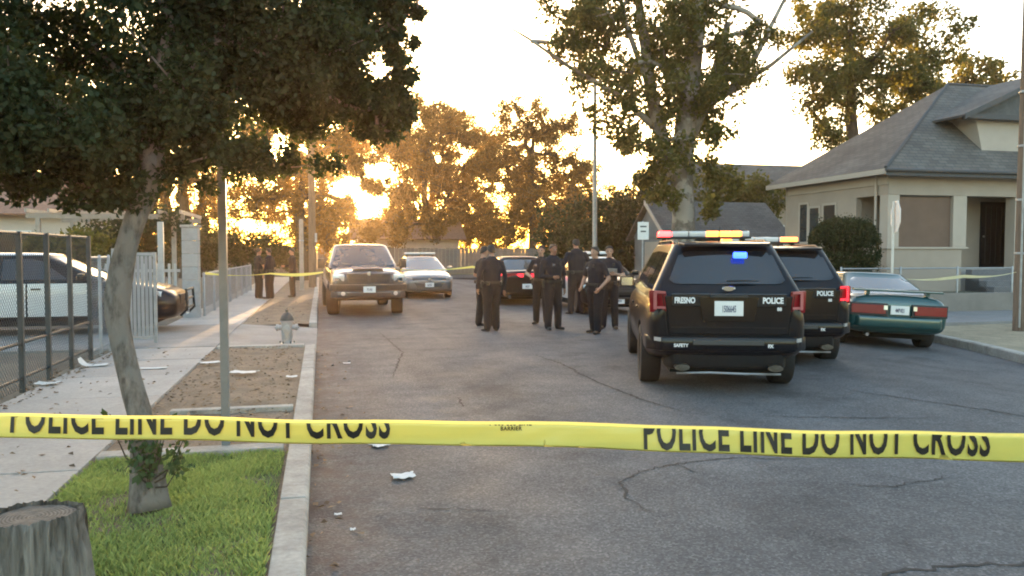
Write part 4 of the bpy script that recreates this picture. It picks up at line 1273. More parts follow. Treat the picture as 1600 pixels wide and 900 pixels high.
MB().add(vs, fs).build('bark', stm, t, smooth='all')
rings = M('stump_cut_wood', (0.19, 0.155, 0.125), 0.9, var=0.3, scale=14, bump=0.5, bscale=40, fine=0.2, fscale=60)
_nt = rings.node_tree
_wv = _n(_nt, 'ShaderNodeTexWave', wave_type='RINGS', rings_direction='Z')
_wv.inputs['Scale'].default_value = 22
_wv.inputs['Distortion'].default_value = 1.6
_wv.inputs['Detail'].default_value = 3
_tc = _n(_nt, 'ShaderNodeTexCoord')
_nt.links.new(_tc.outputs['Object'], _wv.inputs['Vector'])
_bs = _nt.nodes['Principled BSDF']
_src = _bs.inputs['Base Color'].links[0].from_socket
_mr = _n(_nt, 'ShaderNodeMapRange')
_mr.inputs['To Min'].default_value = 0.55
_mr.inputs['To Max'].default_value = 1.15
_nt.links.new(_wv.outputs['Fac'], _mr.inputs[0])
_vm = _n(_nt, 'ShaderNodeVectorMath', operation='SCALE')
_nt.links.new(_src, _vm.inputs[0])
_nt.links.new(_mr.outputs[0], _vm.inputs['Scale'])
_nt.links.new(_vm.outputs[0], _bs.inputs['Base Color'])
top = [(0, 0, 0.478)]
ft = []
for j in range(1, 6):
    for i in range(60):
        a = 2 * PI * i / 60
        r = (0.150 + 0.012 * math.sin(3 * a + 1)) * j / 5
        top.append((r * math.cos(a), r * math.sin(a), 0.484 + 0.006 * noise.noise(Vector((r * 20 * math.cos(a), r * 20 * math.sin(a), 0)))))
for i in range(60):
    ft.append((0, 1 + i, 1 + (i + 1) % 60))
    for j in range(4):
        ft.append((1 + j * 60 + i, 1 + (j + 1) * 60 + i, 1 + (j + 1) * 60 + (i + 1) % 60, 1 + j * 60 + (i + 1) % 60))
MB().add(top, ft).build('cut_face', rings, t, smooth='all')

# --- lawn
gb = np.random.default_rng(81)
Nb = 85000
bx_ = gb.uniform(-1.64, -0.285, Nb)
by_ = 2.2 + (6.42 - 2.2) * gb.random(Nb)
keep = ((bx_ + 1.16) ** 2 + (by_ - 3.62) ** 2 > 0.20 ** 2) & ((bx_ + 1.03) ** 2 + (by_ - 5.13) ** 2 > 0.12 ** 2)
th = np.array([noise.noise(Vector((x * 2.2, y_ * 2.2, 4))) for x, y_ in zip(bx_, by_)])
keep &= gb.random(Nb) < np.clip(0.80 + 1.3 * th, 0.12, 1)
bx_, by_, th = bx_[keep], by_[keep], th[keep]
Nb = len(bx_)
hh = gb.uniform(0.022, 0.052, Nb) * (1 + 0.5 * th)
an = gb.uniform(0, 2 * PI, Nb)
ln = gb.uniform(0.2, 0.9, Nb) * hh
wd = gb.uniform(0.0018, 0.0034, Nb)
z0 = np.full(Nb, 0.088)
v = np.zeros((Nb, 4, 3), dtype=np.float32)
cx, sx = np.cos(an), np.sin(an)
la = gb.uniform(0, 2 * PI, Nb)
v[:, 0] = np.stack([bx_ - cx * wd, by_ - sx * wd, z0], 1)
v[:, 1] = np.stack([bx_ + cx * wd, by_ + sx * wd, z0], 1)
v[:, 2] = np.stack([bx_ + cx * wd * 0.7 + np.cos(la) * ln * 0.5, by_ + sx * wd * 0.7 + np.sin(la) * ln * 0.5, z0 + hh * 0.7], 1)
v[:, 3] = np.stack([bx_ + np.cos(la) * ln, by_ + np.sin(la) * ln, z0 + hh], 1)
me = np_mesh('lawn_grass', v.reshape(-1, 3), np.arange(Nb * 4, dtype=np.int32).reshape(Nb, 4))
at = me.attributes.new('tint', 'FLOAT', 'POINT')
at.data.foreach_set('value', np.repeat(np.clip(0.5 + 0.5 * th + gb.normal(0, 0.2, Nb), 0, 1), 4).astype(np.float32))
o = link('lawn_grass', me, leaf_mat('grass_blade', (0.17, 0.25, 0.085), (0.40, 0.46, 0.18), 0.3, (1.5, 1.5, 0.8)))
tag(o, 'short green lawn filling the strip between kerb and pavement', 'grass', kind='stuff')
lawn_soil = MB().grid(lambda u, v_: (-1.645 + 1.36 * u, 2.2 + 4.22 * v_, 0.112 - 0.02), 4, 8).build('lawn_soil', M('lawn_thatch', (0.065, 0.085, 0.025), 0.95, var=0.3, scale=9, bump=0.5))
tag(lawn_soil, kind='structure')

# --- dry leaves and twigs lying on the soil, in the gutter and along the fence
gl = np.random.default_rng(91)
cl = []
for (n, x0, x1, y0, y1, z) in ((900, -1.64, -0.3, 6.65, 13.5, 0.118), (110, -0.07, 0.45, 2.5, 13.5, 0.012), (420, -3.4, -2.95, 5, 13.6, 0.128), (200, -1.62, -0.3, 17.9, 26, 0.12), (110, -3.1, -1.7, 4, 13.6, 0.124)):
    px = gl.uniform(x0, x1, n)
    if x0 == -0.07:
        px = -0.07 + 0.5 * gl.random(n) ** 2.2
    cl.append(np.stack([px, gl.uniform(y0, y1, n), np.full(n, z)], 1))
cl = np.concatenate(cl)
n = len(cl)
an = gl.uniform(0, 2 * PI, n)
L_ = gl.uniform(0.025, 0.07, n)
W_ = L_ * gl.uniform(0.2, 0.45, n)
dx, dy = np.cos(an), np.sin(an)
v = np.zeros((n, 4, 3), dtype=np.float32)
v[:, 0] = cl
v[:, 1] = cl + np.stack([dx * L_ * 0.5 - dy * W_, dy * L_ * 0.5 + dx * W_, gl.uniform(0, 0.02, n)], 1)
v[:, 2] = cl + np.stack([dx * L_, dy * L_, gl.uniform(0, 0.012, n)], 1)
v[:, 3] = cl + np.stack([dx * L_ * 0.5 + dy * W_, dy * L_ * 0.5 - dx * W_, gl.uniform(0, 0.02, n)], 1)
me = np_mesh('fallen_leaves', v.reshape(-1, 3), np.arange(n * 4, dtype=np.int32).reshape(n, 4))
at = me.attributes.new('tint', 'FLOAT', 'POINT')
at.data.foreach_set('value', np.repeat(gl.random(n), 4).astype(np.float32))
o = link('fallen_leaves', me, leaf_mat('dry_leaf', (0.06, 0.04, 0.025), (0.24, 0.17, 0.10), 0.15, (1.2, 1.0, 0.8)))
tag(o, 'dry fallen leaves on the bare soil strip and along the gutter', 'leaves', kind='stuff')

# ------------------------------------------------------------------ vehicles
tyre_m = M('tyre_rubber', (0.012, 0.012, 0.013), 0.8, var=0.2, scale=20, bump=0.1)
rim_m = M('steel_rim', (0.22, 0.22, 0.23), 0.4, 0.7, var=0.1)
rim_black = M('black_steel_rim', (0.03, 0.03, 0.032), 0.45, 0.5, var=0.1)
glass_m = M('tinted_car_glass', (0.012, 0.014, 0.018), 0.04, var=0.05, spec=0.6, coat=0.6)
glass_clear = M('windscreen_glass', (0.05, 0.055, 0.06), 0.05, var=0.05, spec=0.7, coat=0.8)
black_trim = M('black_plastic', (0.014, 0.014, 0.015), 0.5, var=0.15, scale=20)
under_m = M('underbody', (0.008, 0.008, 0.008), 0.9)
chrome = M('chrome', (0.6, 0.6, 0.62), 0.15, 1.0, var=0.03)
plate_m = M('number_plate', (0.72, 0.72, 0.70), 0.45, var=0.04)
plate_ink = M('plate_ink', (0.03, 0.04, 0.10), 0.5)
red_lens = M('red_lens', (0.19, 0.004, 0.010), 0.3, var=0.1, coat=0.1, spec=0.25)
clear_lens = M('clear_lens', (0.48, 0.48, 0.48), 0.12, 0.3, var=0.1, coat=0.8)
white_vinyl = M('white_vinyl', (0.75, 0.75, 0.75), 0.4, var=0.03)
paint_black = M('black_car_paint', (0.005, 0.0065, 0.010), 0.35, var=0.1, scale=2, coat=0.5, spec=0.06)
paint_white = M('white_car_paint', (0.62, 0.62, 0.62), 0.3, var=0.04, coat=1.0)
paint_green = M('teal_green_car_paint', (0.006, 0.058, 0.060), 0.3, 0.2, var=0.08, coat=1.0)
paint_silver = M('silver_car_paint', (0.38, 0.40, 0.42), 0.3, 0.5, var=0.05, coat=0.8)
paint_grey = M('grey_car_paint', (0.11, 0.115, 0.12), 0.3, 0.4, var=0.06, coat=1.0)
paint_pickup = M('pickup_paint', (0.028, 0.036, 0.050), 0.28, 0.3, var=0.06, coat=1.0)

def ring(y, w, zb, zs, zt):
    h = [(0, zb), (0.70 * w, zb), (0.93 * w, zb + 0.04), (0.985 * w, zb + 0.28 * (zs - zb)), (w, zb + 0.62 * (zs - zb)), (0.965 * w, zs - 0.03), (0.89 * w, zs + 0.55 * (zt - zs)), (0.70 * w, zt - 0.004), (0.35 * w, zt + 0.012), (0, zt + 0.018)]
    right = [(x, y, z) for x, z in h]
    left = [(-x, y, z) for x, z in h[-2:0:-1]]
    return right + left

def car_body(name, st, wheels, rw, mat, parent, sub=2, split_mat=None):
    K = 18
    vs, fs = [], []
    for s in st:
        vs += ring(*s)
    for i in range(len(st) - 1):
        for k in range(K):
            fs.append((i * K + k, i * K + (k + 1) % K, (i + 1) * K + (k + 1) % K, (i + 1) * K + k))
    for (o, flip) in ((0, False), ((len(st) - 1) * K, True)):
        for k in range(9):
            r0, r1 = k, k + 1
            l0, l1 = (K - k) % K, K - k - 1
            f = [o + r0, o + l0, o + l1, o + r1]
            f = list(dict.fromkeys(f))
            fs.append(tuple(f if flip else f[::-1]))
    me = bpy.data.meshes.new(name)
    me.from_pydata(vs, [], fs)
    bm = bmesh.new()
    bm.from_mesh(me)
    bmesh.ops.recalc_face_normals(bm, faces=bm.faces)
    bm.to_mesh(me)
    bm.free()
    me.materials.append(mat)
    o = bpy.data.objects.new(name, me)
    C.objects.link(o)
    m = o.modifiers.new('sub', 'SUBSURF')
    m.levels = sub
    m.render_levels = sub
    cut = MB()
    for (x, y, sgn) in wheels:
        cut.lathe([(rw + 0.055, -0.24), (rw + 0.055, 0.24)], 28, (x + sgn * 0.02, y, rw), 'X')
    cme = cut.mesh('cutter')
    bm = bmesh.new()
    bm.from_mesh(cme)
    bmesh.ops.recalc_face_normals(bm, faces=bm.faces)
    bm.to_mesh(cme)
    bm.free()
    cme.materials.append(under_m)
    co = bpy.data.objects.new('cutter', cme)
    C.objects.link(co)
    b = o.modifiers.new('arch', 'BOOLEAN')
    b.operation = 'DIFFERENCE'
    b.object = co
    b.solver = 'EXACT'
    b.material_mode = 'TRANSFER'
    r = applied(o, name, None, parent, True)
    bpy.data.objects.remove(co)
    return r

def cabin(name, p, mat, parent, roof_mat=None):
    """greenhouse loft. p: yr0,yf0 (belt), yr1,yf1 (roof), wb, wr, z0, z1, bow rear/front"""
    def loop(t, inset=0.0, z=None):
        yr = p['yr0'] + (p['yr1'] - p['yr0']) * t
        yf = p['yf0'] + (p['yf1'] - p['yf0']) * t
        w = p['wb'] + (p['wr'] - p['wb']) * t
        yc, hl = (yr + yf) / 2, (yf - yr) / 2
        hl *= (1 - inset)
        w *= (1 - inset)
        rc = 0.10 + 0.04 * t
        zz = p['z0'] + (p['z1'] - p['z0']) * t if z is None else z
        out = []
        def arc(cx, cy, a0):
            for k in range(5):
                a = a0 + PI / 2 * k / 4
                out.append([cx + rc * math.cos(a), cy + rc * math.sin(a)])
        seq = [(w - rc, hl - rc, 0), (-w + rc, hl - rc, PI / 2), (-w + rc, -hl + rc, PI), (w - rc, -hl + rc, 1.5 * PI)]
        for i, (cx, cy, a0) in enumerate(seq):
            arc(cx, cy, a0)
            if i in (0, 2):
                nx = seq[(i + 1) % 4]
                for k in range(1, 6):
                    out.append([cx + (nx[0] - cx) * k / 6, cy + (rc if i == 0 else -rc)])
            else:
                nx = seq[(i + 1) % 4]
                for k in range(1, 6):
                    out.append([cx + (-rc if i == 1 else rc), cy + (nx[1] - cy) * k / 6])
        res = []
        for x, y in out:
            e = max(0, 1 - (x / w) ** 2)
            fy = y / hl
            bow = p.get('bf', 0.06) if fy > 0 else p.get('br', 0.05)
            y2 = y + (bow * e if fy > 0 else -bow * e) * min(1, abs(fy)) ** 3
            res.append((x, yc + y2, zz))
        return res
    loops = [loop(t) for t in (0, 0.25, 0.5, 0.75, 0.93)] + [loop(1.0, 0.012, p['z1'] + 0.012), loop(1.0, 0.06, p['z1'] + 0.035), loop(1.0, 0.3, p['z1'] + 0.055), loop(1.0, 0.7, p['z1'] + 0.065)]
    def mk(nm, lps, m, cap):
        n = len(lps[0])
        vs = [v for l in lps for v in l]
        fs = [(i * n + k, i * n + (k + 1) % n, (i + 1) * n + (k + 1) % n, (i + 1) * n + k) for i in range(len(lps) - 1) for k in range(n)]
        if cap:
            c = np.mean(np.array(lps[-1]), axis=0)
            vs.append((c[0], c[1], c[2] + 0.004))
            o = (len(lps) - 1) * n
            fs += [(o + k, o + (k + 1) % n, len(vs) - 1) for k in range(n)]
        return MB().add(vs, fs).build(nm, m, parent, smooth=True)
    mk(name, loops[:6], mat, False)
    mk('roof', loops[5:], roof_mat or mat, True)

def side_glass(p, poly, parent, mat, s, off=0.008, name='side_window'):
    def P(u, t):
        yr = p['yr0'] + (p['yr1'] - p['yr0']) * t
        yf = p['yf0'] + (p['yf1'] - p['yf0']) * t
        w = p['wb'] + (p['wr'] - p['wb']) * t + off
        return (s * w, yr + (yf - yr) * u, p['z0'] + (p['z1'] - p['z0']) * t)
    pts = [P(u, t) for u, t in poly]
    m = MB().prism(pts, (0, 0, 0), (-s * 0.02, 0, 0))
    return m.build(name, mat, parent)

def end_glass(p, parent, mat, rear, t0, t1, fr0, fr1, off=0.014, name=None):
    def f(u, v):
        t = t0 + (t1 - t0) * v
        w = p['wb'] + (p['wr'] - p['wb']) * t
        x = (u - 0.5) * 2 * w * (fr0 + (fr1 - fr0) * v)
        if rear:
            y = p['yr0'] + (p['yr1'] - p['yr0']) * t - p.get('br', 0.05) * (1 - (x / w) ** 2) - off
        else:
            y = p['yf0'] + (p['yf1'] - p['yf0']) * t + p.get('bf', 0.06) * (1 - (x / w) ** 2) + off
        z = p['z0'] + (p['z1'] - p['z0']) * t
        # rounded corners
        cu, cv = abs(u - 0.5) * 2, abs(v - 0.5) * 2
        if cu > 0.85 and cv > 0.7:
            k = ((cu - 0.85) / 0.15) ** 2 * ((cv - 0.7) / 0.3) ** 2
            z += (0.5 - v) * 0.10 * k
            x *= 1 - 0.02 * k
        return (x, y, z)
    return MB().grid(f, 20, 8).build(name or ('rear_window' if rear else 'windscreen'), mat, parent, smooth='all')

def wheel(parent, x, y, r, wd, sgn, rmat, steer=0.0):
    w = bpy.data.objects.new('wheel', None)
    m = MB()
    rr = r * 0.64
    m.lathe([(0.0, 0.30 * wd), (rr * 0.3, 0.33 * wd), (rr * 0.34, 0.22 * wd), (rr * 0.8, 0.20 * wd), (rr * 0.9, 0.34 * wd), (rr, 0.42 * wd), (rr, -0.4 * wd), (rr * 0.5, -0.4 * wd)], 28, axis='X')
    for k in range(5):
        a = 2 * PI * k / 5
        m.box((0.25 * wd, rr * 0.55 * math.cos(a), rr * 0.55 * math.sin(a)), (0.06 * wd, rr * 0.26, rr * 0.7), rx=a + PI / 2)
    me = m.mesh('wheel')
    o = link('wheel', me, rmat, parent, True)
    bpy.data.objects.remove(w)
    t = MB()
    t.lathe([(rr * 0.98, 0.40 * wd), (rr * 1.04, 0.47 * wd), (r * 0.85, 0.52 * wd), (r * 0.95, 0.48 * wd), (r * 0.99, 0.38 * wd), (r, 0.1 * wd), (r, -0.1 * wd), (r * 0.99, -0.38 * wd), (r * 0.95, -0.48 * wd), (r * 0.85, -0.52 * wd), (rr * 1.04, -0.47 * wd), (rr * 0.98, -0.4 * wd)], 36, axis='X')
    link('tyre', t.mesh('tyre'), tyre_m, o, True)
    o.location = (x, y, r)
    o.rotation_euler = (0, 0, (PI if sgn < 0 else 0) + steer)
    return o

def four_wheels(parent, tr, ya, yf, r, wd, rmat, steer=0.0):
    for y in (ya, yf):
        for s in (-1, 1):
            wheel(parent, s * tr, y, r, wd, s, rmat, steer if y == yf else 0.0)
    return [(s * tr, y, s) for y in (ya, yf) for s in (-1, 1)]

def plate(parent, body, pos, facing, w=0.31, h=0.155):
    d = -1 if facing == 'rear' else 1
    o = MB().box(pos, (w, 0.012, h)).build('number_plate', plate_m, parent, bevel=0.004)
    text('plate_number', body, h * 0.62, (pos[0], pos[1] + d * 0.0075, pos[2] - h * 0.24), plate_ink, o, REAR if facing == 'rear' else FRONT, ext=0.0008, xs=w / (0.155 * 2.0) * 0.42, off=0.002)
    return o

def mirrors(parent, x, y, z, mat, s=1.0):
    for sg in (-1, 1):
        m = MB().box((sg * (x + 0.10 * s), y, z), (0.20 * s, 0.11 * s, 0.15 * s)).build('mirror', mat, parent, smooth=True, bevel=0.03)
        MB().box((sg * (x + 0.10 * s), y - 0.058 * s, z), (0.16 * s, 0.004, 0.11 * s)).build('mirror_glass', chrome, m)
        MB().box((sg * x, y + 0.01, z - 0.04), (0.1 * s, 0.05, 0.04)).build('mirror_stalk', black_trim, parent)

def light_bar(parent, y, z, w, lit):
    """lit: list of (x0, x1, material); rest clear housing"""
    o = MB().box((0, y, z), (w, 0.26, 0.03)).build('light_bar', black_trim, parent, bevel=0.012)
    for (x0, x1, m) in lit:
        MB().box(((x0 + x1) / 2, y, z + 0.054), (x1 - x0 - 0.008, 0.24, 0.08)).build('lamp_module', m, o, smooth=True, bevel=0.02)
    for sg in (-1, 1):
        MB().box((sg * w * 0.42, y, z - 0.045), (0.06, 0.14, 0.06)).build('mount_foot', black_trim, o)
    return o

amber_on = emit('amber_lamp_lit', (1.0, 0.24, 0.04), 0.62, (0.6, 0.25, 0.05))
red_on = emit('red_lamp_lit', (1.0, 0.03, 0.03), 1.5, (0.6, 0.05, 0.05))
blue_on = emit('blue_lamp_lit', (0.03, 0.10, 1.0), 0.6, (0.05, 0.1, 0.6))
red_tail_on = emit('red_tail_lamp_lit', (1.0, 0.03, 0.05), 0.22, (0.4, 0.01, 0.015))
clear_bar = M('clear_bar_lens', (0.55, 0.55, 0.55), 0.15, var=0.05, coat=0.6)

def police_suv(label, loc, rz, lit, plate_txt, blue, tail_lit, roll=0.0, group='police utility vehicles'):
    c = thing('police_suv', label, 'police car', loc, rz, group, roll=roll)
    c.scale = (0.945, 1, 1)
    wl = four_wheels(c, 0.86, -1.42, 1.46, 0.375, 0.26, rim_black)
    st = [(-2.49, 0.78, 0.52, 0.98, 1.05), (-2.46, 0.89, 0.46, 1.04, 1.13), (-2.32, 0.965, 0.42, 1.09, 1.19), (-2.0, 0.99, 0.36, 1.10, 1.20), (-1.4, 1.0, 0.29, 1.10, 1.2), (0, 0.995, 0.27, 1.08, 1.2), (1.0, 0.995, 0.27, 1.06, 1.18), (1.35, 0.99, 0.28, 1.03, 1.14), (2.0, 0.97, 0.29, 0.98, 1.08), (2.35, 0.93, 0.29, 0.88, 0.98), (2.48, 0.86, 0.32, 0.76, 0.84), (2.52, 0.76, 0.38, 0.68, 0.73)]
    car_body('body', st, wl, 0.375, paint_black, c)
    MB().bb(-0.66, 0.66, -2.2, 2.3, 0.24, 0.36).build('underbody', under_m, c)
    p = dict(yr0=-2.42, yf0=1.4, yr1=-2.14, yf1=0.5, wb=0.93, wr=0.625, z0=1.13, z1=1.735, br=0.05, bf=0.10)
    cabin('pillars', p, paint_black, c, paint_black)
    end_glass(p, c, glass_m, True, 0.27, 0.90, 0.84, 0.84)
    end_glass(p, c, glass_clear, False, 0.08, 0.93, 0.9, 0.9)
    for s in (-1, 1):
        side_glass(p, [(0.05, 0.16), (0.245, 0.12), (0.235, 0.88), (0.07, 0.86)], c, glass_m, s)
        side_glass(p, [(0.265, 0.12), (0.51, 0.10), (0.55, 0.9), (0.255, 0.88)], c, glass_m, s)
        side_glass(p, [(0.53, 0.10), (0.80, 0.10), (0.90, 0.86), (0.57, 0.9)], c, glass_m, s)
        MB().tube([(s * 0.58, -1.9, 1.765), (s * 0.59, -1.7, 1.80), (s * 0.59, 0.0, 1.81), (s * 0.58, 0.3, 1.775)], 0.016, 8).build('roof_rail', black_trim, c, smooth=True)
        for (y0, y1) in ((-0.98, 0.02), (0.05, 1.08)):
            MB().box((s * 0.992, y1 - 0.86, 0.93), (0.03, 0.16, 0.03)).build('door_handle', black_trim, c, bevel=0.008)
    # spoiler
    MB().prism([(-0.57, -2.18, 1.745), (0.57, -2.18, 1.745), (0.51, -2.34, 1.725), (-0.51, -2.34, 1.725)], (0, 0, 0), (0, 0, 0.035)).build('spoiler', paint_black, c, bevel=0.012)
    # tailgate details
    tg = MB().prism([(-0.70, -2.485, 0.72), (0.70, -2.485, 0.72), (0.76, -2.47, 1.16), (-0.76, -2.47, 1.16)], (0, 0, 0), (0, -0.025, 0)).build('tailgate', paint_black, c, bevel=0.012)
    MB().box((0, -2.503, 1.115), (1.36, 0.02, 0.15)).build('trim_band', M('gloss_black_trim', (0.006, 0.006, 0.008), 0.18, var=0.05, coat=0.6), tg, bevel=0.01)
    MB().prism([(-0.30, -2.512, 0.87), (0.30, -2.512, 0.87), (0.36, -2.50, 1.17), (-0.36, -2.50, 1.17)], (0, 0, 0), (0, -0.012, 0)).build('plate_recess', paint_black, tg, bevel=0.006)
    text('lettering', 'POLICE', 0.092, (0.52, -2.516, 1.08), white_vinyl, tg, xs=0.80, off=0.004)
    text('lettering', 'FRESNO', 0.092, (-0.52, -2.516, 1.08), white_vinyl, tg, xs=0.74, off=0.004)
    text('lettering', '88', 0.055, (0.60, -2.50, 0.995), white_vinyl, tg, off=0.002)
    MB().lathe([(0.0, -0.01), (0.07, -0.01), (0.085, 0.0)], 24, (0, 0, 0), 'Y')
    em = MB().lathe([(0.0, -0.012), (0.065, -0.012), (0.08, 0.0), (0.0, 0.0)], 24, (0, 0, 0), 'Y').build('emblem', chrome, tg, smooth=True)
    em.scale = (1.0, 1.0, 0.42)
    em.location = (0, -2.50, 1.245)
    plate(tg, plate_txt, (0.0, -2.532, 1.02), 'rear', 0.34, 0.17)
    MB().box((0, -2.53, 1.155), (0.44, 0.03, 0.03)).build('plate_light', black_trim, tg, bevel=0.006)
    MB().tube([(-0.02, -2.46, 1.33), (0.2, -2.45, 1.335), (0.36, -2.44, 1.33)], [0.014, 0.011, 0.006], 6).build('wiper', black_trim, c)
    for s in (-1, 1):
        MB().prism([(s * 0.715, -2.487, 0.71), (s * 0.725, -2.487, 0.71), (s * 0.785, -2.472, 1.17), (s * 0.775, -2.472, 1.17)], (0, 0, 0), (0, -0.004, 0)).build('panel_gap', under_m, c)
    MB().box((0, -2.512, 0.80), (1.36, 0.008, 0.012)).build('panel_crease', under_m, tg)
    MB().tube([(0.0, -1.75, 1.79), (0.0, -1.82, 1.98)], [0.008, 0.003], 6).build('aerial', black_trim, c)
    # tail lamps: dark red shell with brighter C
    for s in (-1, 1):
        l = MB().prism([(s * 0.72, -2.44, 0.98), (s * 0.93, -2.34, 0.96), (s * 0.94, -2.34, 1.22), (s * 0.74, -2.44, 1.21)], (0, 0, 0), (0, -0.055, 0)).build('tail_lamp', red_lens, c, smooth=True, bevel=0.02)
        mm = red_tail_on if tail_lit else red_lens
        for (z, h) in ((1.185, 0.028), (1.01, 0.028)):
            MB().prism([(s * 0.75, -2.50, z), (s * 0.88, -2.44, z), (s * 0.88, -2.44, z + h), (s * 0.75, -2.50, z + h)], (0, 0, 0), (0, -0.014, 0)).build('lamp_strip', mm if tail_lit else M('pale_red_lens', (0.40, 0.12, 0.12), 0.2, var=0.05, coat=0.5), l)
        MB().prism([(s * 0.85, -2.455, 1.0), (s * 0.89, -2.435, 1.0), (s * 0.89, -2.435, 1.2), (s * 0.85, -2.455, 1.2)], (0, 0, 0), (0, -0.016, 0)).build('lamp_strip', mm if tail_lit else MATS['pale_red_lens'], l)
    # bumper
    bp = MB().prism([(-0.97, -2.30, 0.52), (-0.80, -2.51, 0.52), (0.80, -2.51, 0.52), (0.97, -2.30, 0.52), (0.985, -2.0, 0.52), (-0.985, -2.0, 0.52)], (0, 0, 0), (0, 0, 0.17)).build('rear_bumper', paint_black, c, smooth=True, bevel=0.04)
    MB().prism([(-0.74, -2.26, 0.30), (-0.66, -2.46, 0.30), (0.66, -2.46, 0.30), (0.74, -2.26, 0.30), (0.74, -2.05, 0.30), (-0.74, -2.05, 0.30)], (0, 0, 0), (0, 0, 0.235)).build('lower_bumper', M('matt_bumper_plastic', (0.009, 0.009, 0.010), 0.7, var=0.2, scale=14, spec=0.2), c, smooth=True, bevel=0.06, seg=3)
    MB().bb(-0.42, 0.42, -2.545, -2.5, 0.60, 0.655).build('bumper_step', M('worn_plastic', (0.05, 0.05, 0.05), 0.6), bp, bevel=0.008)
    text('lettering', 'SAFETY', 0.052, (-0.56, -2.513, 0.575), white_vinyl, bp, off=0.002)
    text('lettering', 'FX', 0.052, (0.50, -2.513, 0.575), white_vinyl, bp, off=0.003)
    for s in (-1, 1):
        MB().box((s * 0.84, -2.475, 0.66), (0.1, 0.02, 0.045), rz=s * 0.9).build('reflector', clear_lens, bp)
        e = MB().lathe([(0.062, -0.10), (0.062, 0.12), (0.052, 0.12), (0.052, -0.08), (0.0, -0.07)], 18, (0, 0, 0), 'Y').build('exhaust_tip', M('sooty_chrome', (0.10, 0.10, 0.10), 0.35, 0.9, var=0.3, scale=20), c, smooth=True)
        e.scale = (1.45, 1, 0.6)
        e.location = (s * 0.55, -2.47, 0.345)
    MB().tube([(-0.6, -2.40, 0.255), (-0.2, -2.43, 0.27), (0.2, -2.43, 0.26), (0.65, -2.40, 0.255)], 0.014, 6).build('skid_strip', galv, c)
    mirrors(c, 0.93, 1.05, 1.2, paint_black, 1.15)
    light_bar(c, -0.35, 1.86, 1.36, lit)
    if blue:
        MB().box((0.16, -2.34, 1.625), (0.17, 0.05, 0.075)).build('deck_lamp', blue_on, c, smooth=True, bevel=0.024, seg=3)
    # front
    MB().box((0, 2.49, 0.72), (1.1, 0.06, 0.2)).build('grille', black_trim, c, bevel=0.02)
    for s in (-1, 1):
        MB().box((s * 0.73, 2.36, 0.84), (0.3, 0.14, 0.14), rz=-s * 0.5).build('headlamp', clear_lens, c, bevel=0.03)
    return c

police_suv('black police utility vehicle nearest the camera, red and amber roof lights lit', (5.33, 10.64, -0.01), R(-19),
           [(-0.66, -0.47, red_on), (-0.47, -0.22, clear_bar), (-0.22, 0.04, clear_bar), (0.04, 0.22, amber_on), (0.22, 0.40, amber_on), (0.40, 0.54, amber_on), (0.54, 0.66, clear_bar)], '1506645', True, False)
police_suv('second black police utility vehicle half hidden behind the nearest one', (7.36, 12.6, -0.05), R(-19),
           [(-0.66, -0.50, amber_on), (-0.50, -0.1, clear_bar), (-0.1, 0.36, clear_bar), (0.36, 0.66, amber_on)], '1471832', False, True)

def sedan(name, label, loc, rz, mat, p, dims, group=None, roll=0.0, rim=None, roof_mat=None, pitch=0.0, sub=2):
    L, W, rw = dims['L'], dims['W'], dims.get('rw', 0.33)
    c = thing(name, label, dims.get('cat', 'car'), loc, rz, group, roll=roll)
    wl = four_wheels(c, W - 0.13, dims['ya'], dims['yf'], rw, 0.22, rim or rim_m)
    car_body('body', dims['st'], wl, rw, mat, c, sub)
    MB().bb(-W + 0.12, W - 0.12, -L / 2 + 0.55, L / 2 - 0.4, 0.18, 0.32).build('underbody', under_m, c)
    cabin('pillars', p, mat, c, roof_mat or mat)
    end_glass(p, c, dims.get('rg', glass_m), True, 0.1, 0.9, 0.86, 0.84)
    end_glass(p, c, dims.get('fg', glass_clear), False, 0.08, 0.92, 0.88, 0.88)
    for s in (-1, 1):
        side_glass(p, [(0.13, 0.12), (0.44, 0.10), (0.46, 0.88), (0.20, 0.86)], c, glass_m, s)
        side_glass(p, [(0.47, 0.10), (0.83, 0.10), (0.86, 0.8), (0.80, 0.88), (0.49, 0.88)], c, glass_m, s)
    mirrors(c, W - 0.06, p['yf0'] - 0.35, p['z0'] + 0.09, mat, 0.95)
    return c

def sedan_st(L, W, deck=1.0, hood=0.92, zb=0.2, belt=0.93, tail=0.0):
    r, f = -L / 2, L / 2
    return [(r, W * 0.80, zb + 0.22, deck - 0.28, deck - 0.20), (r + 0.03, W * 0.92, zb + 0.10, deck - 0.16, deck - 0.05), (r + 0.16, W * 0.965, zb + 0.04, deck - 0.12, deck), (r + 0.6, W * 0.99, zb + 0.02, belt, deck + 0.02), (r + 1.3, W, zb, belt, belt + 0.08), (0, W, zb, belt - 0.01, belt + 0.06), (f - 1.5, W, zb, belt - 0.04, belt + 0.03), (f - 1.1, W * 0.99, zb, belt - 0.07, hood + 0.02), (f - 0.5, W * 0.97, zb + 0.01, hood - 0.14, hood - 0.06), (f - 0.16, W * 0.92, zb + 0.03, hood - 0.24, hood - 0.16), (f - 0.03, W * 0.82, zb + 0.08, hood - 0.32, hood - 0.26), (f, W * 0.72, zb + 0.14, hood - 0.42, hood - 0.34)]

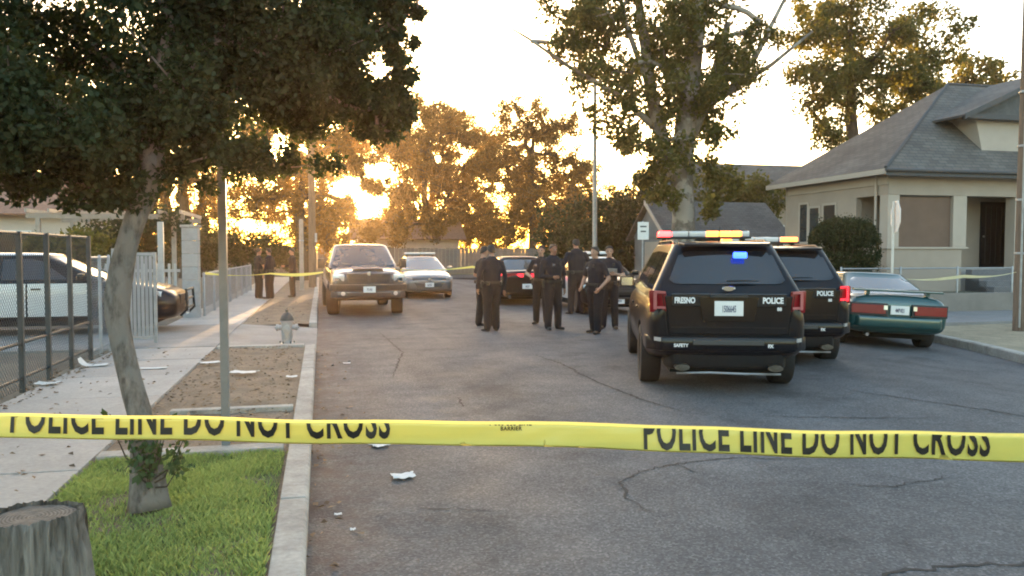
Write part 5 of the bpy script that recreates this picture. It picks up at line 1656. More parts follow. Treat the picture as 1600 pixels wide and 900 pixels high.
# --- teal-green coupe parked at the right kerb
Lg, Wg = 4.6, 0.88
cp = sedan('green_coupe', 'teal green two door coupe with rear spoiler parked at the right kerb', (10.62, 14.15, -0.085), R(-21), paint_green,
           dict(yr0=-1.75, yf0=1.0, yr1=-0.85, yf1=0.15, wb=0.80, wr=0.56, z0=0.90, z1=1.29, br=0.10, bf=0.12),
           dict(L=Lg, W=Wg, ya=-1.35, yf=1.25, rw=0.315, st=sedan_st(Lg, Wg, 0.98, 0.90, 0.24, 0.90), rg=glass_clear), roll=R(2.6))
for s in (-1, 1):
    l = MB().prism([(s * 0.20, -2.325, 0.61), (s * 0.81, -2.25, 0.61), (s * 0.82, -2.23, 0.83), (s * 0.20, -2.305, 0.83)], (0, 0, 0), (0, -0.03, 0)).build('tail_lamp', black_trim, cp, bevel=0.012)
    MB().prism([(s * 0.24, -2.352, 0.645), (s * 0.79, -2.282, 0.645), (s * 0.795, -2.27, 0.80), (s * 0.24, -2.34, 0.80)], (0, 0, 0), (0, -0.012, 0)).build('red_lens', red_lens, l, bevel=0.01)
    MB().prism([(s * 0.215, -2.354, 0.72), (s * 0.275, -2.346, 0.72), (s * 0.275, -2.340, 0.795), (s * 0.215, -2.348, 0.795)], (0, 0, 0), (0, -0.014, 0)).build('reverse_lens', clear_lens, l)
    MB().box((s * 0.5, -2.12, 1.005), (0.06, 0.12, 0.07)).build('spoiler_foot', paint_green, cp)
MB().box((0, -2.13, 1.055), (1.5, 0.17, 0.035), rx=0.1).build('spoiler', paint_green, cp, smooth=True, bevel=0.014)
plate(cp, '4MPV821', (0.0, -2.335, 0.72), 'rear', 0.31, 0.155)
MB().prism([(-0.84, -2.12, 0.40), (-0.68, -2.35, 0.40), (0.68, -2.35, 0.40), (0.84, -2.12, 0.40), (0.86, -1.85, 0.40), (-0.86, -1.85, 0.40)], (0, 0, 0), (0, 0, 0.21)).build('rear_bumper', paint_green, cp, smooth=True, bevel=0.05, seg=3)
e = MB().lathe([(0.03, -0.08), (0.03, 0.1), (0.022, 0.1), (0.022, -0.06), (0, -0.05)], 12, (-0.5, -2.2, 0.27), 'Y').build('exhaust_tip', chrome, cp, smooth=True)
# --- silver car parked in front of it
cs_ = sedan('silver_sedan', 'silver sedan parked ahead of the green coupe, mostly hidden', (11.45, 19.6, -0.05), R(-8), paint_silver,
            dict(yr0=-1.75, yf0=1.2, yr1=-0.95, yf1=0.25, wb=0.82, wr=0.60, z0=0.98, z1=1.46, br=0.08, bf=0.12),
            dict(L=4.7, W=0.9, ya=-1.4, yf=1.3, rw=0.33, st=sedan_st(4.7, 0.9, 1.06, 0.98, 0.22, 0.98), rg=glass_clear))
for s in (-1, 1):
    MB().prism([(s * 0.5, -2.34, 0.74), (s * 0.82, -2.27, 0.74), (s * 0.82, -2.26, 0.9), (s * 0.5, -2.33, 0.9)], (0, 0, 0), (0, -0.02, 0)).build('tail_lamp', red_lens, cs_, bevel=0.01)
plate(cs_, '6KTR093', (0, -2.36, 0.78), 'rear')

# --- far grey sedan facing the camera
gs = sedan('grey_sedan', 'grey sedan facing the camera behind the pickup, roof bar on top', (3.72, 30.5, 0.0), R(180), paint_grey,
           dict(yr0=-1.9, yf0=1.25, yr1=-1.1, yf1=0.2, wb=0.84, wr=0.60, z0=0.96, z1=1.43, br=0.08, bf=0.14),
           dict(L=4.9, W=0.93, ya=-1.45, yf=1.45, rw=0.34, st=sedan_st(4.9, 0.93, 1.04, 0.96, 0.2, 0.96), cat='car'))
MB().prism([(-0.42, 2.44, 0.40), (0.42, 2.44, 0.40), (0.62, 2.38, 0.72), (-0.62, 2.38, 0.72)], (0, 0, 0), (0, 0.035, 0)).build('grille', black_trim, gs, bevel=0.01)
for s in (-1, 1):
    MB().prism([(s * 0.58, 2.36, 0.66), (s * 0.86, 2.16, 0.68), (s * 0.86, 2.14, 0.80), (s * 0.60, 2.33, 0.75)], (0, 0, 0), (0, 0.05, 0)).build('headlamp', clear_lens, gs, bevel=0.01)
    MB().prism([(s * 0.60, 2.36, 0.34), (s * 0.80, 2.24, 0.34), (s * 0.82, 2.22, 0.52), (s * 0.56, 2.37, 0.48)], (0, 0, 0), (0, 0.04, 0)).build('air_intake', black_trim, gs, bevel=0.01)
plate(gs, '8LCF250', (0, 2.50, 0.50), 'front')
light_bar(gs, -0.4, 1.55, 1.2, [(-0.6, 0, clear_bar), (0, 0.6, clear_bar)])
MB().lathe([(0.05, -0.01), (0.05, 0.01), (0, 0.012)], 16, (0, 2.49, 0.68), 'Y').build('emblem', chrome, gs)

# --- dark sedan with full-width red tail lamp
rs = sedan('dark_sedan', 'dark police sedan with glowing full width red tail lamps behind the officers', (6.35, 26.3, 0.0), R(-4), paint_black,
           dict(yr0=-1.95, yf0=1.25, yr1=-1.15, yf1=0.2, wb=0.85, wr=0.62, z0=0.98, z1=1.46, br=0.08, bf=0.12),
           dict(L=5.0, W=0.95, ya=-1.5, yf=1.5, rw=0.35, st=sedan_st(5.0, 0.95, 1.08, 0.98, 0.22, 0.98), rg=glass_clear, cat='police car'), rim=rim_black)
tl = MB().prism([(-0.86, -2.40, 0.86), (-0.7, -2.49, 0.86), (0.7, -2.49, 0.86), (0.86, -2.40, 0.86), (0.86, -2.3, 0.86), (-0.86, -2.3, 0.86)], (0, 0, 0), (0, 0, 0.15)).build('tail_lamp_bar', red_lens, rs, bevel=0.02)
for s in (-1, 1):
    MB().prism([(s * 0.12, -2.495, 0.88), (s * 0.82, -2.435, 0.88), (s * 0.82, -2.435, 0.99), (s * 0.12, -2.495, 0.99)], (0, 0, 0), (0, -0.012, 0)).build('lit_lens', red_tail_on, tl, bevel=0.006)
plate(rs, '1482207', (0, -2.52, 0.60), 'rear')
for s in (-1, 1):
    MB().lathe([(0.05, -0.06), (0.05, 0.1), (0.04, 0.1), (0.04, -0.04), (0, -0.03)], 12, (s * 0.55, -2.4, 0.28), 'Y').build('exhaust_tip', chrome, rs, smooth=True)
# --- black and white patrol car behind the officers
def patrol(label, loc, rz, bar):
    c = sedan('patrol_car', label, loc, rz, paint_black,
              dict(yr0=-1.95, yf0=1.25, yr1=-1.15, yf1=0.2, wb=0.85, wr=0.62, z0=0.98, z1=1.46, br=0.08, bf=0.12),
              dict(L=5.0, W=0.95, ya=-1.5, yf=1.5, rw=0.35, st=sedan_st(5.0, 0.95, 1.05, 0.98, 0.22, 0.98), cat='police car'), group='black and white patrol cars', rim=rim_m, roof_mat=paint_white)
    for s in (-1, 1):
        for (y0, y1) in ((-1.02, -0.03), (0.0, 1.06)):
            def f(u, v, s=s, y0=y0, y1=y1):
                z = 0.36 + 0.6 * v
                zz = [0.36, 0.42, 0.62, 0.80, 0.96]
                xx = [0.957, 0.960, 0.962, 0.960, 0.942]
                return (s * float(np.interp(z, zz, xx)), y0 + (y1 - y0) * u, z)
            d = MB().grid(f, 8, 8).build('door_panel', paint_white, c, smooth='all')
            MB().box((s * 0.968, y0 + 0.14, 0.86), (0.02, 0.16, 0.03)).build('door_handle', black_trim, d, bevel=0.006)
    for s in (-1, 1):
        MB().prism([(s * 0.52, 2.42, 0.66), (s * 0.86, 2.18, 0.68), (s * 0.87, 2.14, 0.80), (s * 0.54, 2.36, 0.76)], (0, 0, 0), (0, 0.05, 0)).build('headlamp', clear_lens, c, bevel=0.012)
        MB().prism([(s * 0.5, -2.47, 0.76), (s * 0.88, -2.38, 0.76), (s * 0.88, -2.37, 0.92), (s * 0.5, -2.46, 0.92)], (0, 0, 0), (0, -0.02, 0)).build('tail_lamp', red_lens, c, bevel=0.01)
    MB().box((0, 2.48, 0.62), (0.9, 0.06, 0.2)).build('grille', black_trim, c, bevel=0.02)
    pb = MB()
    pb.tube([(-0.45, 2.5, 0.3), (-0.45, 2.62, 0.42), (-0.42, 2.6, 0.82)], 0.025, 8)
    pb.tube([(0.45, 2.5, 0.3), (0.45, 2.62, 0.42), (0.42, 2.6, 0.82)], 0.025, 8)
    for z in (0.45, 0.62, 0.8):
        pb.tube([(-0.45, 2.6, z), (0.45, 2.6, z)], 0.022, 8)
    pb.build('push_bumper', black_trim, c, smooth=True)
    plate(c, '1390554', (0, 2.56, 0.38), 'front')
    if bar:
        light_bar(c, -0.45, 1.58, 1.25, [(-0.62, -0.2, clear_bar), (-0.2, 0.2, clear_bar), (0.2, 0.62, clear_bar)])
    return c
patrol('black and white patrol car parked in the driveway behind the iron fence', (-5.15, 17.0, 0.12), R(-90), False)
patrol('black and white patrol car standing behind the group of officers', (7.75, 22.2, -0.0), R(176), True)

# --- dark pickup facing the camera
pk_ = thing('pickup_truck', 'dark blue grey pickup truck facing the camera at the left kerb', 'pickup', (1.10, 23.6, 0.0), R(182))
wl = four_wheels(pk_, 0.84, -1.75, 1.85, 0.42, 0.30, rim_m, R(-8))
st = [(-2.95, 0.88, 0.62, 1.20, 1.28), (-2.92, 0.96, 0.56, 1.26, 1.33), (-2.7, 1.0, 0.52, 1.28, 1.34), (-1.2, 1.0, 0.48, 1.26, 1.33), (0.0, 1.0, 0.46, 1.22, 1.28), (1.0, 1.0, 0.46, 1.18, 1.26), (1.3, 0.99, 0.48, 1.14, 1.26), (2.2, 0.97, 0.52, 1.08, 1.24), (2.7, 0.95, 0.55, 1.02, 1.18), (2.86, 0.90, 0.58, 0.98, 1.10), (2.9, 0.82, 0.62, 0.90, 1.0)]
car_body('body', st, wl, 0.42, paint_pickup, pk_)
MB().bb(-0.8, 0.8, -2.6, 2.5, 0.40, 0.56).build('underbody', under_m, pk_)
pp = dict(yr0=-1.0, yf0=1.30, yr1=-0.85, yf1=0.45, wb=0.94, wr=0.74, z0=1.22, z1=1.82, br=0.02, bf=0.12)
cabin('pillars', pp, paint_pickup, pk_)
end_glass(pp, pk_, glass_clear, False, 0.10, 0.93, 0.92, 0.90)
end_glass(pp, pk_, glass_m, True, 0.15, 0.88, 0.86, 0.86)
for s in (-1, 1):
    side_glass(pp, [(0.06, 0.12), (0.40, 0.12), (0.40, 0.9), (0.08, 0.9)], pk_, glass_m, s)
    side_glass(pp, [(0.44, 0.12), (0.82, 0.12), (0.86, 0.88), (0.44, 0.9)], pk_, glass_m, s)
    m = MB().box((s * 1.12, 0.95, 1.34), (0.2, 0.12, 0.26)).build('mirror', black_trim, pk_, smooth=True, bevel=0.03)
    MB().box((s * 1.0, 0.96, 1.28), (0.1, 0.05, 0.05)).build('mirror_stalk', black_trim, m)
    hl = MB().box((s * 0.755, 2.80, 0.99), (0.31, 0.14, 0.20), rz=-s * 0.22).build('headlamp', clear_lens, pk_, smooth=True, bevel=0.04)
    MB().box((s * 0.80, 2.885, 0.965), (0.12, 0.02, 0.08), rz=-s * 0.22).build('lamp_bowl', chrome, hl, bevel=0.01)
    MB().lathe([(0.055, 0), (0.055, 0.02), (0.0, 0.024)], 14, (s * 0.66, 2.985, 0.60), 'Y').build('fog_lamp', clear_lens, pk_)
gl_ = MB().box((0, 2.86, 0.99), (1.12, 0.08, 0.27)).build('grille', M('grille_surround', (0.05, 0.054, 0.06), 0.3, 0.3, coat=0.5), pk_, bevel=0.03)
for s in (-1, 1):
    for (zc, hh_) in ((1.045, 0.09), (0.935, 0.09)):
        MB().box((s * 0.275, 2.903, zc), (0.47, 0.012, hh_)).build('grille_opening', black_trim, gl_)
        for k in range(5):
            MB().box((s * 0.275, 2.912, zc - 0.034 + 0.017 * k), (0.47, 0.006, 0.005)).build('grille_bar', dark_steel, gl_)
MB().box((0, 2.90, 1.10), (0.09, 0.03, 0.10)).build('hood_badge', chrome, gl_, bevel=0.012)
MB().prism([(-0.40, 0, 0), (0.40, 0, 0), (0.30, 0, 0.035), (-0.30, 0, 0.035)], (0, 1.45, 1.262), (0, 2.72, 1.20)).build('hood_bulge', paint_pickup, pk_, bevel=0.012)
bpk = MB().prism([(-0.98, 2.72, 0.66), (-0.82, 2.93, 0.66), (0.82, 2.93, 0.66), (0.98, 2.72, 0.66), (0.98, 2.55, 0.66), (-0.98, 2.55, 0.66)], (0, 0, 0), (0, 0.04, 0.17)).build('front_bumper', M('silver_bumper', (0.07, 0.074, 0.08), 0.3, 0.6, coat=0.4), pk_, smooth=True, bevel=0.03)
MB().prism([(-0.95, 2.70, 0.48), (-0.80, 2.90, 0.48), (0.80, 2.90, 0.48), (0.95, 2.70, 0.48), (0.95, 2.55, 0.48), (-0.95, 2.55, 0.48)], (0, 0, 0), (0, 0, 0.175)).build('lower_bumper', paint_pickup, pk_, smooth=True, bevel=0.03)
MB().bb(-0.55, 0.55, 2.9, 2.945, 0.52, 0.62).build('air_intake', black_trim, bpk, bevel=0.01)
plate(pk_, '7F31942', (0, 2.985, 0.70), 'front', 0.31, 0.155)
for k in range(2):
    MB().tube([(-0.3 + 0.5 * k, 1.47, 1.30), (0.1 + 0.5 * k, 1.36, 1.36)], 0.01, 5).build('wiper', black_trim, pk_)

# ------------------------------------------------------------------ people
uni_m = M('navy_uniform', (0.008, 0.009, 0.015), 0.9, var=0.2, scale=9, bump=0.3, bscale=25)
uni2_m = M('dark_trousers', (0.007, 0.007, 0.010), 0.9, var=0.2, scale=9, bump=0.3, bscale=25)
boot_m = M('black_leather', (0.010, 0.010, 0.011), 0.4, var=0.1)
skin_a = M('skin', (0.36, 0.20, 0.13), 0.55, var=0.06, scale=12)
skin_b = M('skin_brown', (0.20, 0.105, 0.065), 0.55, var=0.06, scale=12)
hair_m = M('dark_hair', (0.012, 0.009, 0.007), 0.6, var=0.3, scale=40, bump=0.4, bscale=60, stretch=(1, 1, 0.3))

def capsule(vs, fs, p0, p1, r0, r1, sx=1.0, sy=1.0, n=12):
    """closed tapered capsule, cross-section scaled sx (left-right) and sy (front-back)"""
    p0, p1 = Vector(p0), Vector(p1)
    ax = (p1 - p0)
    L = ax.length
    ax = ax / L if L > 1e-6 else Vector((0, 0, 1))
    x = Vector((1, 0, 0)) - ax * ax.x
    if x.length < 0.2:
        x = Vector((0, 1, 0)) - ax * ax.y
    x.normalize()
    y = ax.cross(x)
    prof = []
    for k in range(5):
        a = PI / 2 * (1 - k / 4.0)
        prof.append((p0 - ax * r0 * math.sin(a), r0 * math.cos(a)))
    for k in range(5):
        a = PI / 2 * (k / 4.0)
        prof.append((p1 + ax * r1 * math.sin(a), r1 * math.cos(a)))
    o = len(vs)
    for c, r in prof:
        r = max(r, 0.002)
        for k in range(n):
            a = 2 * PI * k / n
            vs.append(tuple(c + x * r * sx * math.cos(a) + y * r * sy * math.sin(a)))
    for i in range(len(prof) - 1):
        for k in range(n):
            fs.append((o + i * n + k, o + i * n + (k + 1) % n, o + (i + 1) * n + (k + 1) % n, o + (i + 1) * n + k))
    fs.append(tuple(o + k for k in range(n))[::-1])
    fs.append(tuple(o + (len(prof) - 1) * n + k for k in range(n)))

def person(label, loc, rz, H, pose, skin=None, bulk=1.0, short=True, cap=False, group='police officers in the street', lean=0.0, vest=True):
    """facing local +Y. pose: dict with hand targets rh, lh (x,y,z at 1.8 m scale), feet rf, lf, head turn"""
    skin = skin or skin_a
    k = H / 1.8
    t = thing('person', label, 'person', loc, rz, group)
    hipz = 0.93
    b = bulk
    J = {}
    J['pel'] = Vector((pose.get('sway', 0), 0, hipz))
    J['ch'] = Vector((pose.get('sway', 0) * 0.5, lean * 0.5 + 0.01, 1.30))
    J['nk'] = Vector((0, lean + 0.0, 1.50))
    J['hd'] = Vector((pose.get('hx', 0), lean + 0.035 + pose.get('hy', 0), 1.675))
    segs = []   # (p0,p1,r0,r1,sx,sy,mat)
    U, T, S, B = 0, 1, 2, 3
    segs.append((J['pel'], J['pel'] + Vector((0, 0, 0.10)), 0.165 * b, 0.16 * b, 1.0, 0.76, T))
    segs.append((J['pel'] + Vector((0, 0, 0.08)), J['ch'], 0.165 * b, 0.180 * b, 1.04, 0.80, U))
    segs.append((J['ch'], J['ch'] + Vector((0, 0, 0.10)), 0.186 * b, 0.156 * b, 1.10, 0.78, U))
    sh = []
    for s in (-1, 1):
        shp = J['ch'] + Vector((s * 0.185 * b, -0.005, 0.125))
        sh.append(shp)
        segs.append((J['ch'] + Vector((s * 0.06, 0, 0.15)), shp, 0.075, 0.07, 1, 0.95, U))
    segs.append((J['nk'] - Vector((0, 0, 0.05)), J['nk'] + Vector((0, 0.015, 0.08)), 0.062, 0.056, 1, 1, S))
    # head
    hd = J['hd']
    segs.append((hd + Vector((0, -0.012, 0.035)), hd + Vector((0, -0.005, 0.02)), 0.086, 0.084, 0.90, 1.08, S))
    segs.append((hd + Vector((0, 0.022, -0.02)), hd + Vector((0, 0.036, -0.075)), 0.070, 0.045, 0.92, 0.95, S))
    segs.append((hd + Vector((0, 0.088, 0.012)), hd + Vector((0, 0.108, -0.020)), 0.010, 0.017, 0.9, 0.9, S))
    for s in (-1, 1):
        segs.append((hd + Vector((s * 0.080, 0.0, 0.012)), hd + Vector((s * 0.078, 0.002, -0.020)), 0.018, 0.012, 0.5, 1.2, S))
    hands = []
    for s, key in ((-1, 'lh'), (1, 'rh')):
        shp = sh[0 if s < 0 else 1]
        hp = Vector(pose.get(key, (s * 0.27, 0.06, 0.84)))
        d = hp - shp
        D = min(d.length, 0.585)
        hp = shp + d.normalized() * D
        a_, c_ = 0.31, 0.28
        ca = (a_ * a_ + D * D - c_ * c_) / (2 * a_ * D)
        hgt = a_ * math.sqrt(max(0, 1 - ca * ca))
        mid = shp + d.normalized() * a_ * ca
        bend = Vector(pose.get(key + 'e', (s * 0.7, -0.8, -0.15)))
        bend = (bend - d.normalized() * bend.dot(d.normalized())).normalized()
        el = mid + bend * hgt
        segs.append((shp, shp.lerp(el, 0.75), 0.066 * b, 0.056, 1, 1, U))
        segs.append((shp.lerp(el, 0.7), el, 0.056, 0.044, 1, 1, S if short else U))
        segs.append((el, hp, 0.045, 0.030, 1, 1, S if short else U))
        hands.append((el, hp, s))
        pd = (hp - el).normalized()
        segs.append((hp, hp + pd * 0.065, 0.030, 0.034, 0.75, 1.1, S))
    for s, key in ((-1, 'lf'), (1, 'rf')):
        hip = J['pel'] + Vector((s * 0.095, 0, -0.02))
        ft = Vector(pose.get(key, (s * 0.12, 0.0, 0.0)))
        an = ft + Vector((0, 0, 0.09))
        kn = (hip + an) * 0.5 + Vector((0, 0.03, 0.02))
        segs.append((hip, kn, 0.112 * b, 0.086, 1, 1.08, T))
        segs.append((kn, an + Vector((0, 0, 0.0)), 0.086, 0.074, 1, 1.1, T))
        out = Vector((s * 0.25, 1, 0)).normalized()
        segs.append((an + Vector((0, 0, 0.02)), an - Vector((0, 0, 0.035)), 0.05, 0.05, 1, 1, B))
        segs.append((ft + Vector((0, 0, 0.045)) - out * 0.03, ft + Vector((0, 0, 0.036)) + out * 0.155, 0.046, 0.036, 1.0, 0.9, B))
    vs, fs = [], []
    for (a, c, r0, r1, sx, sy, m) in segs:
        capsule(vs, fs, a, c, r0, r1, sx, sy)
    me = bpy.data.meshes.new('body')
    me.from_pydata(vs, [], fs)
    o = bpy.data.objects.new('body', me)
    C.objects.link(o)
    r = o.modifiers.new('r', 'REMESH')
    r.mode = 'VOXEL'
    r.voxel_size = 0.013
    sm = o.modifiers.new('s', 'SMOOTH')
    sm.factor = 0.5
    sm.iterations = 3
    ob = applied(o, 'body', None, t, 'all')
    me = ob.data
    for m in (uni_m, uni2_m, skin, boot_m):
        me.materials.append(m)
    cen = np.empty(len(me.polygons) * 3, dtype=np.float32)
    me.polygons.foreach_get('center', cen)
    cen = cen.reshape(-1, 3)
    best = np.full(len(cen), 1e9)
    idx = np.zeros(len(cen), dtype=np.int32)
    for (a, c, r0, r1, sx, sy, m) in segs:
        a_, c_ = np.array(a), np.array(c)
        ab = c_ - a_
        tt = np.clip(((cen - a_) @ ab) / max(1e-9, ab @ ab), 0, 1)
        dd = np.linalg.norm(cen - (a_ + tt[:, None] * ab), axis=1) / (r0 + (r1 - r0) * tt)
        up = dd < best
        best[up] = dd[up]
        idx[up] = m
    me.polygons.foreach_set('material_index', idx)
    # five fingers on each hand
    for (el, hp, s) in hands:
        pd = (hp - el).normalized()
        side = pd.cross(Vector((s * 1.0, 0.2, 0.1))).normalized()
        palm = pd.cross(side).normalized() * -s
        base = hp + pd * 0.075
        for i in range(4):
            q = base + side * (0.027 - 0.018 * i)
            ln = (0.062, 0.070, 0.066, 0.052)[i]
            MB().tube([q - pd * 0.02, q + pd * ln * 0.45 + palm * 0.004, q + pd * ln * 0.8 + palm * 0.018, q + pd * ln * 0.92 + palm * 0.034], [0.0095, 0.009, 0.008, 0.006], 6).build('finger', skin, ob, smooth='all')
        q = hp + pd * 0.02 + side * 0.03
        MB().tube([q, q + pd * 0.03 + side * 0.018 + palm * 0.008, q + pd * 0.058 + side * 0.02 + palm * 0.02], [0.011, 0.010, 0.007], 6).build('thumb', skin, ob, smooth='all')
    # hair or cap
    hm = MB()
    def hf(u, v):
        a = 2 * PI * u
        el_ = PI / 2 * (1 - v)
        front = math.sin(a)
        low = -0.02 - 0.055 * max(0, -front) + 0.075 * max(0, front)
        z = 0.098 * math.sin(el_) + (1 - math.sin(el_)) * low
        rr_ = math.cos(el_) ** 0.6
        return (hd.x + 0.086 * rr_ * math.cos(a), hd.y - 0.012 + 0.103 * rr_ * math.sin(a), hd.z + 0.030 + z)
    hm.grid(hf, 20, 8)
    hm.build('hair', hair_m, t, smooth='all')
    for s in (-1, 1):
        MB().lathe([(0.0, 0), (0.012, 0.002), (0.006, 0.006), (0, 0.007)], 8, (hd.x + s * 0.031, hd.y + 0.078, hd.z + 0.012), 'Y').build('eye', boot_m, ob)
    MB().box((hd.x, hd.y + 0.079, hd.z - 0.055), (0.042, 0.008, 0.006)).build('mouth', M('lip', (0.22, 0.08, 0.07), 0.5), ob)
    if cap:
        MB().lathe([(0.095, 0.03), (0.098, 0.07), (0.085, 0.12), (0.04, 0.14), (0, 0.142)], 18, (hd.x, hd.y - 0.008, hd.z + 0.01)).build('cap', uni_m, t, smooth='all')
    # duty belt with pouches, holster, radio
    bl_ = []
    for i in range(24):
        a = 2 * PI * i / 24
        bl_.append((J['pel'].x + 0.180 * b * math.cos(a), 0.131 * b * math.sin(a), 1.025))
    bl_.append(bl_[0])
    belt = MB()
    n_ = 24
    vs, fs = [], []
    for i in range(n_):
        a = 2 * PI * i / n_
        for (rr_, z) in ((0.0, 1.0), (0.014, 1.0), (0.014, 1.05), (0.0, 1.05)):
            vs.append((J['pel'].x + (0.176 * b + rr_) * math.cos(a), (0.138 * b + rr_) * math.sin(a), z))
    for i in range(n_):
        for j in range(4):
            fs.append((4 * i + j, 4 * ((i + 1) % n_) + j, 4 * ((i + 1) % n_) + (j + 1) % 4, 4 * i + (j + 1) % 4))
    bo = belt.add(vs, fs).build('duty_belt', boot_m, t)
    for (a, w_, h_) in ((0.1, 0.05, 0.16), (PI - 0.1, 0.05, 0.13), (PI + 0.8, 0.07, 0.07), (-0.9, 0.07, 0.07), (PI / 2 + 0.6, 0.06, 0.07)):
        MB().box((J['pel'].x + (0.185 * b + 0.02) * math.cos(a), (0.142 * b + 0.02) * math.sin(a), 1.03 - h_ * 0.35), (0.045, w_, h_), rz=a).build('holster' if h_ > 0.15 else 'pouch', boot_m, bo, bevel=0.01)
    if vest:
        MB().box((0.085, J['ch'].y + 0.160 * b, 1.36), (0.05, 0.02, 0.03)).build('badge', chrome, t, bevel=0.006)
        MB().box((-0.09, J['ch'].y + 0.160 * b, 1.40), (0.045, 0.03, 0.07)).build('radio_microphone', boot_m, t, bevel=0.008)
        for s in (-1, 1):
            MB().box((s * 0.243 * b, J['ch'].y - 0.008, 1.375), (0.006, 0.07, 0.08)).build('shoulder_patch', M('grey_patch', (0.3, 0.29, 0.27), 0.7), t)
    t.scale = (k, k, k)
    return t

A_dn = dict()
cross = dict(rh=(-0.06, 0.24, 1.16), lh=(0.06, 0.26, 1.2))
# group in the road (positions from the street layout)
person('officer seen from behind with arms hanging down, left of the dark sedan', (3.46, 16.25, 0), R(14), 1.80, dict(rh=(0.30, 0.03, 0.86), lh=(-0.30, 0.05, 0.9), lf=(-0.11, 0.0, 0), rf=(0.12, 0.05, 0)), bulk=1.1, short=False)
person('officer at the far left of the road group, turned sideways', (3.50, 17.4, 0), R(-70), 1.78, dict(rh=(0.18, 0.26, 1.1), lh=(-0.2, 0.22, 1.05), lf=(-0.1, -0.06, 0), rf=(0.1, 0.1, 0)), short=True)
person('officer facing the camera in the middle of the road group', (4.78, 16.3, 0), R(195), 1.82, dict(rh=(0.12, 0.24, 1.12), lh=(-0.26, 0.06, 0.86), lf=(-0.14, 0.0, 0), rf=(0.13, 0.04, 0)), skin=skin_b, bulk=1.14, short=False)
person('officer half hidden behind the shoulder of the one facing the camera', (4.90, 17.6, 0), R(150), 1.80, dict(rh=(0.2, 0.22, 1.1), lh=(-0.28, 0.04, 0.86)), bulk=1.0)
person('tallest officer with back turned, standing furthest back in the road group', (6.62, 20.3, 0), R(8), 2.0, dict(rh=(0.24, 0.20, 1.06), lh=(-0.24, 0.2, 1.06), lf=(-0.15, 0, 0), rf=(0.15, 0, 0)), bulk=1.16, short=False)
person('bareheaded officer with bare forearm bent, nearest of the road group', (5.42, 15.35, 0), R(120), 1.76, dict(rh=(0.22, 0.2, 0.98), lh=(-0.24, 0.16, 0.95), lf=(-0.12, 0.08, 0), rf=(0.13, -0.08, 0), hy=0.01), bulk=1.04, short=True)
person('officer holding a white paper beside the nearest police utility vehicle', (6.02, 16.2, 0), R(160), 1.78, dict(rh=(0.12, 0.33, 1.18), lh=(-0.12, 0.32, 1.2), lf=(-0.13, 0, 0), rf=(0.13, 0.03, 0)), short=True)
# group on the far left pavement
person('officer on the left pavement, nearest the wire fence', (-2.0, 27.6, 0.12), R(-60), 1.66, dict(rh=(0.16, 0.28, 1.15), lh=(-0.16, 0.28, 1.15)), short=True, group='officers on the left pavement')
person('officer on the left pavement, middle one of three', (-1.62, 27.3, 0.12), R(60), 1.66, dict(rh=(0.2, 0.25, 1.1), lh=(-0.26, 0.08, 0.86)), group='officers on the left pavement', short=False)
person('officer on the left pavement, standing apart near the slim wooden post', (-0.92, 28.2, 0.12), R(100), 1.66, dict(rh=(0.14, 0.28, 1.15), lh=(-0.27, 0.06, 0.86)), group='officers on the left pavement', short=False)
pp_ = MB().grid(lambda u, v: ((u - 0.5) * 0.30, (v - 0.5) * 0.22, 0.015 * math.sin(u * 3)), 6, 4)
o = pp_.build('paper_sheet', paper)
sm = o.modifiers.new('s', 'SOLIDIFY')
sm.thickness = 0.002
o.location = (5.91, 15.87, 1.24)
o.rotation_euler = (R(35), 0, R(160))
tag(o, 'white paper held by the officer beside the police utility vehicle', 'paper')

# ------------------------------------------------------------------ police tape
def tape_mat():
    m = bpy.data.materials.new('yellow_tape')
    m.use_nodes = True
    nt = m.node_tree
    b = nt.nodes['Principled BSDF']
    b.inputs['Base Color'].default_value = (0.77, 0.74, 0.19, 1)
    b.inputs['Roughness'].default_value = 0.35
    b.inputs['Coat Weight'].default_value = 0.3
    tr = _n(nt, 'ShaderNodeBsdfTranslucent')
    tr.inputs[0].default_value = (0.78, 0.72, 0.24, 1)
    mx = _n(nt, 'ShaderNodeMixShader')
    mx.inputs[0].default_value = 0.40
    out = nt.nodes['Material Output']
    nt.links.new(b.outputs[0], mx.inputs[1])
    nt.links.new(tr.outputs[0], mx.inputs[2])
    nt.links.new(mx.outputs[0], out.inputs[0])
    n = _n(nt, 'ShaderNodeTexNoise')
    n.inputs['Scale'].default_value = 14
    bp = _n(nt, 'ShaderNodeBump')
    bp.inputs['Strength'].default_value = 0.25
    bp.inputs['Distance'].default_value = 0.004
    nt.links.new(n.outputs[0], bp.inputs['Height'])
    nt.links.new(bp.outputs[0], b.inputs['Normal'])
    return m
tape_m = tape_mat()
ink = M('tape_ink', (0.006, 0.006, 0.005), 0.45)
TD = Vector((1.56, -0.30, 0)).normalized()
TN = Vector((-TD.y * -1, -TD.x, 0)).normalized()
TN = Vector((TD.y, -TD.x, 0))               # towards the camera side
def tape_top(s):
    """s: metres along the tape; s=0 where it passes x=-0.47"""
    p = Vector((-0.47, 1.34, 0)) + TD * s
    z = np.interp(s, [-3.0, -0.2, 0, 0.78, 1.6, 4, 12], [1.48, 1.412, 1.4065, 1.386, 1.359, 1.32, 1.42])
    z += 0.0012 * math.sin(s * 9) + 0.0008 * math.sin(s * 23 + 1)
    p.z = float(z)
    return p
def tape_h(s):
    return float(np.interp(s, [-3, 0, 0.78, 1.6, 12], [0.035, 0.0352, 0.037, 0.0455, 0.05]))
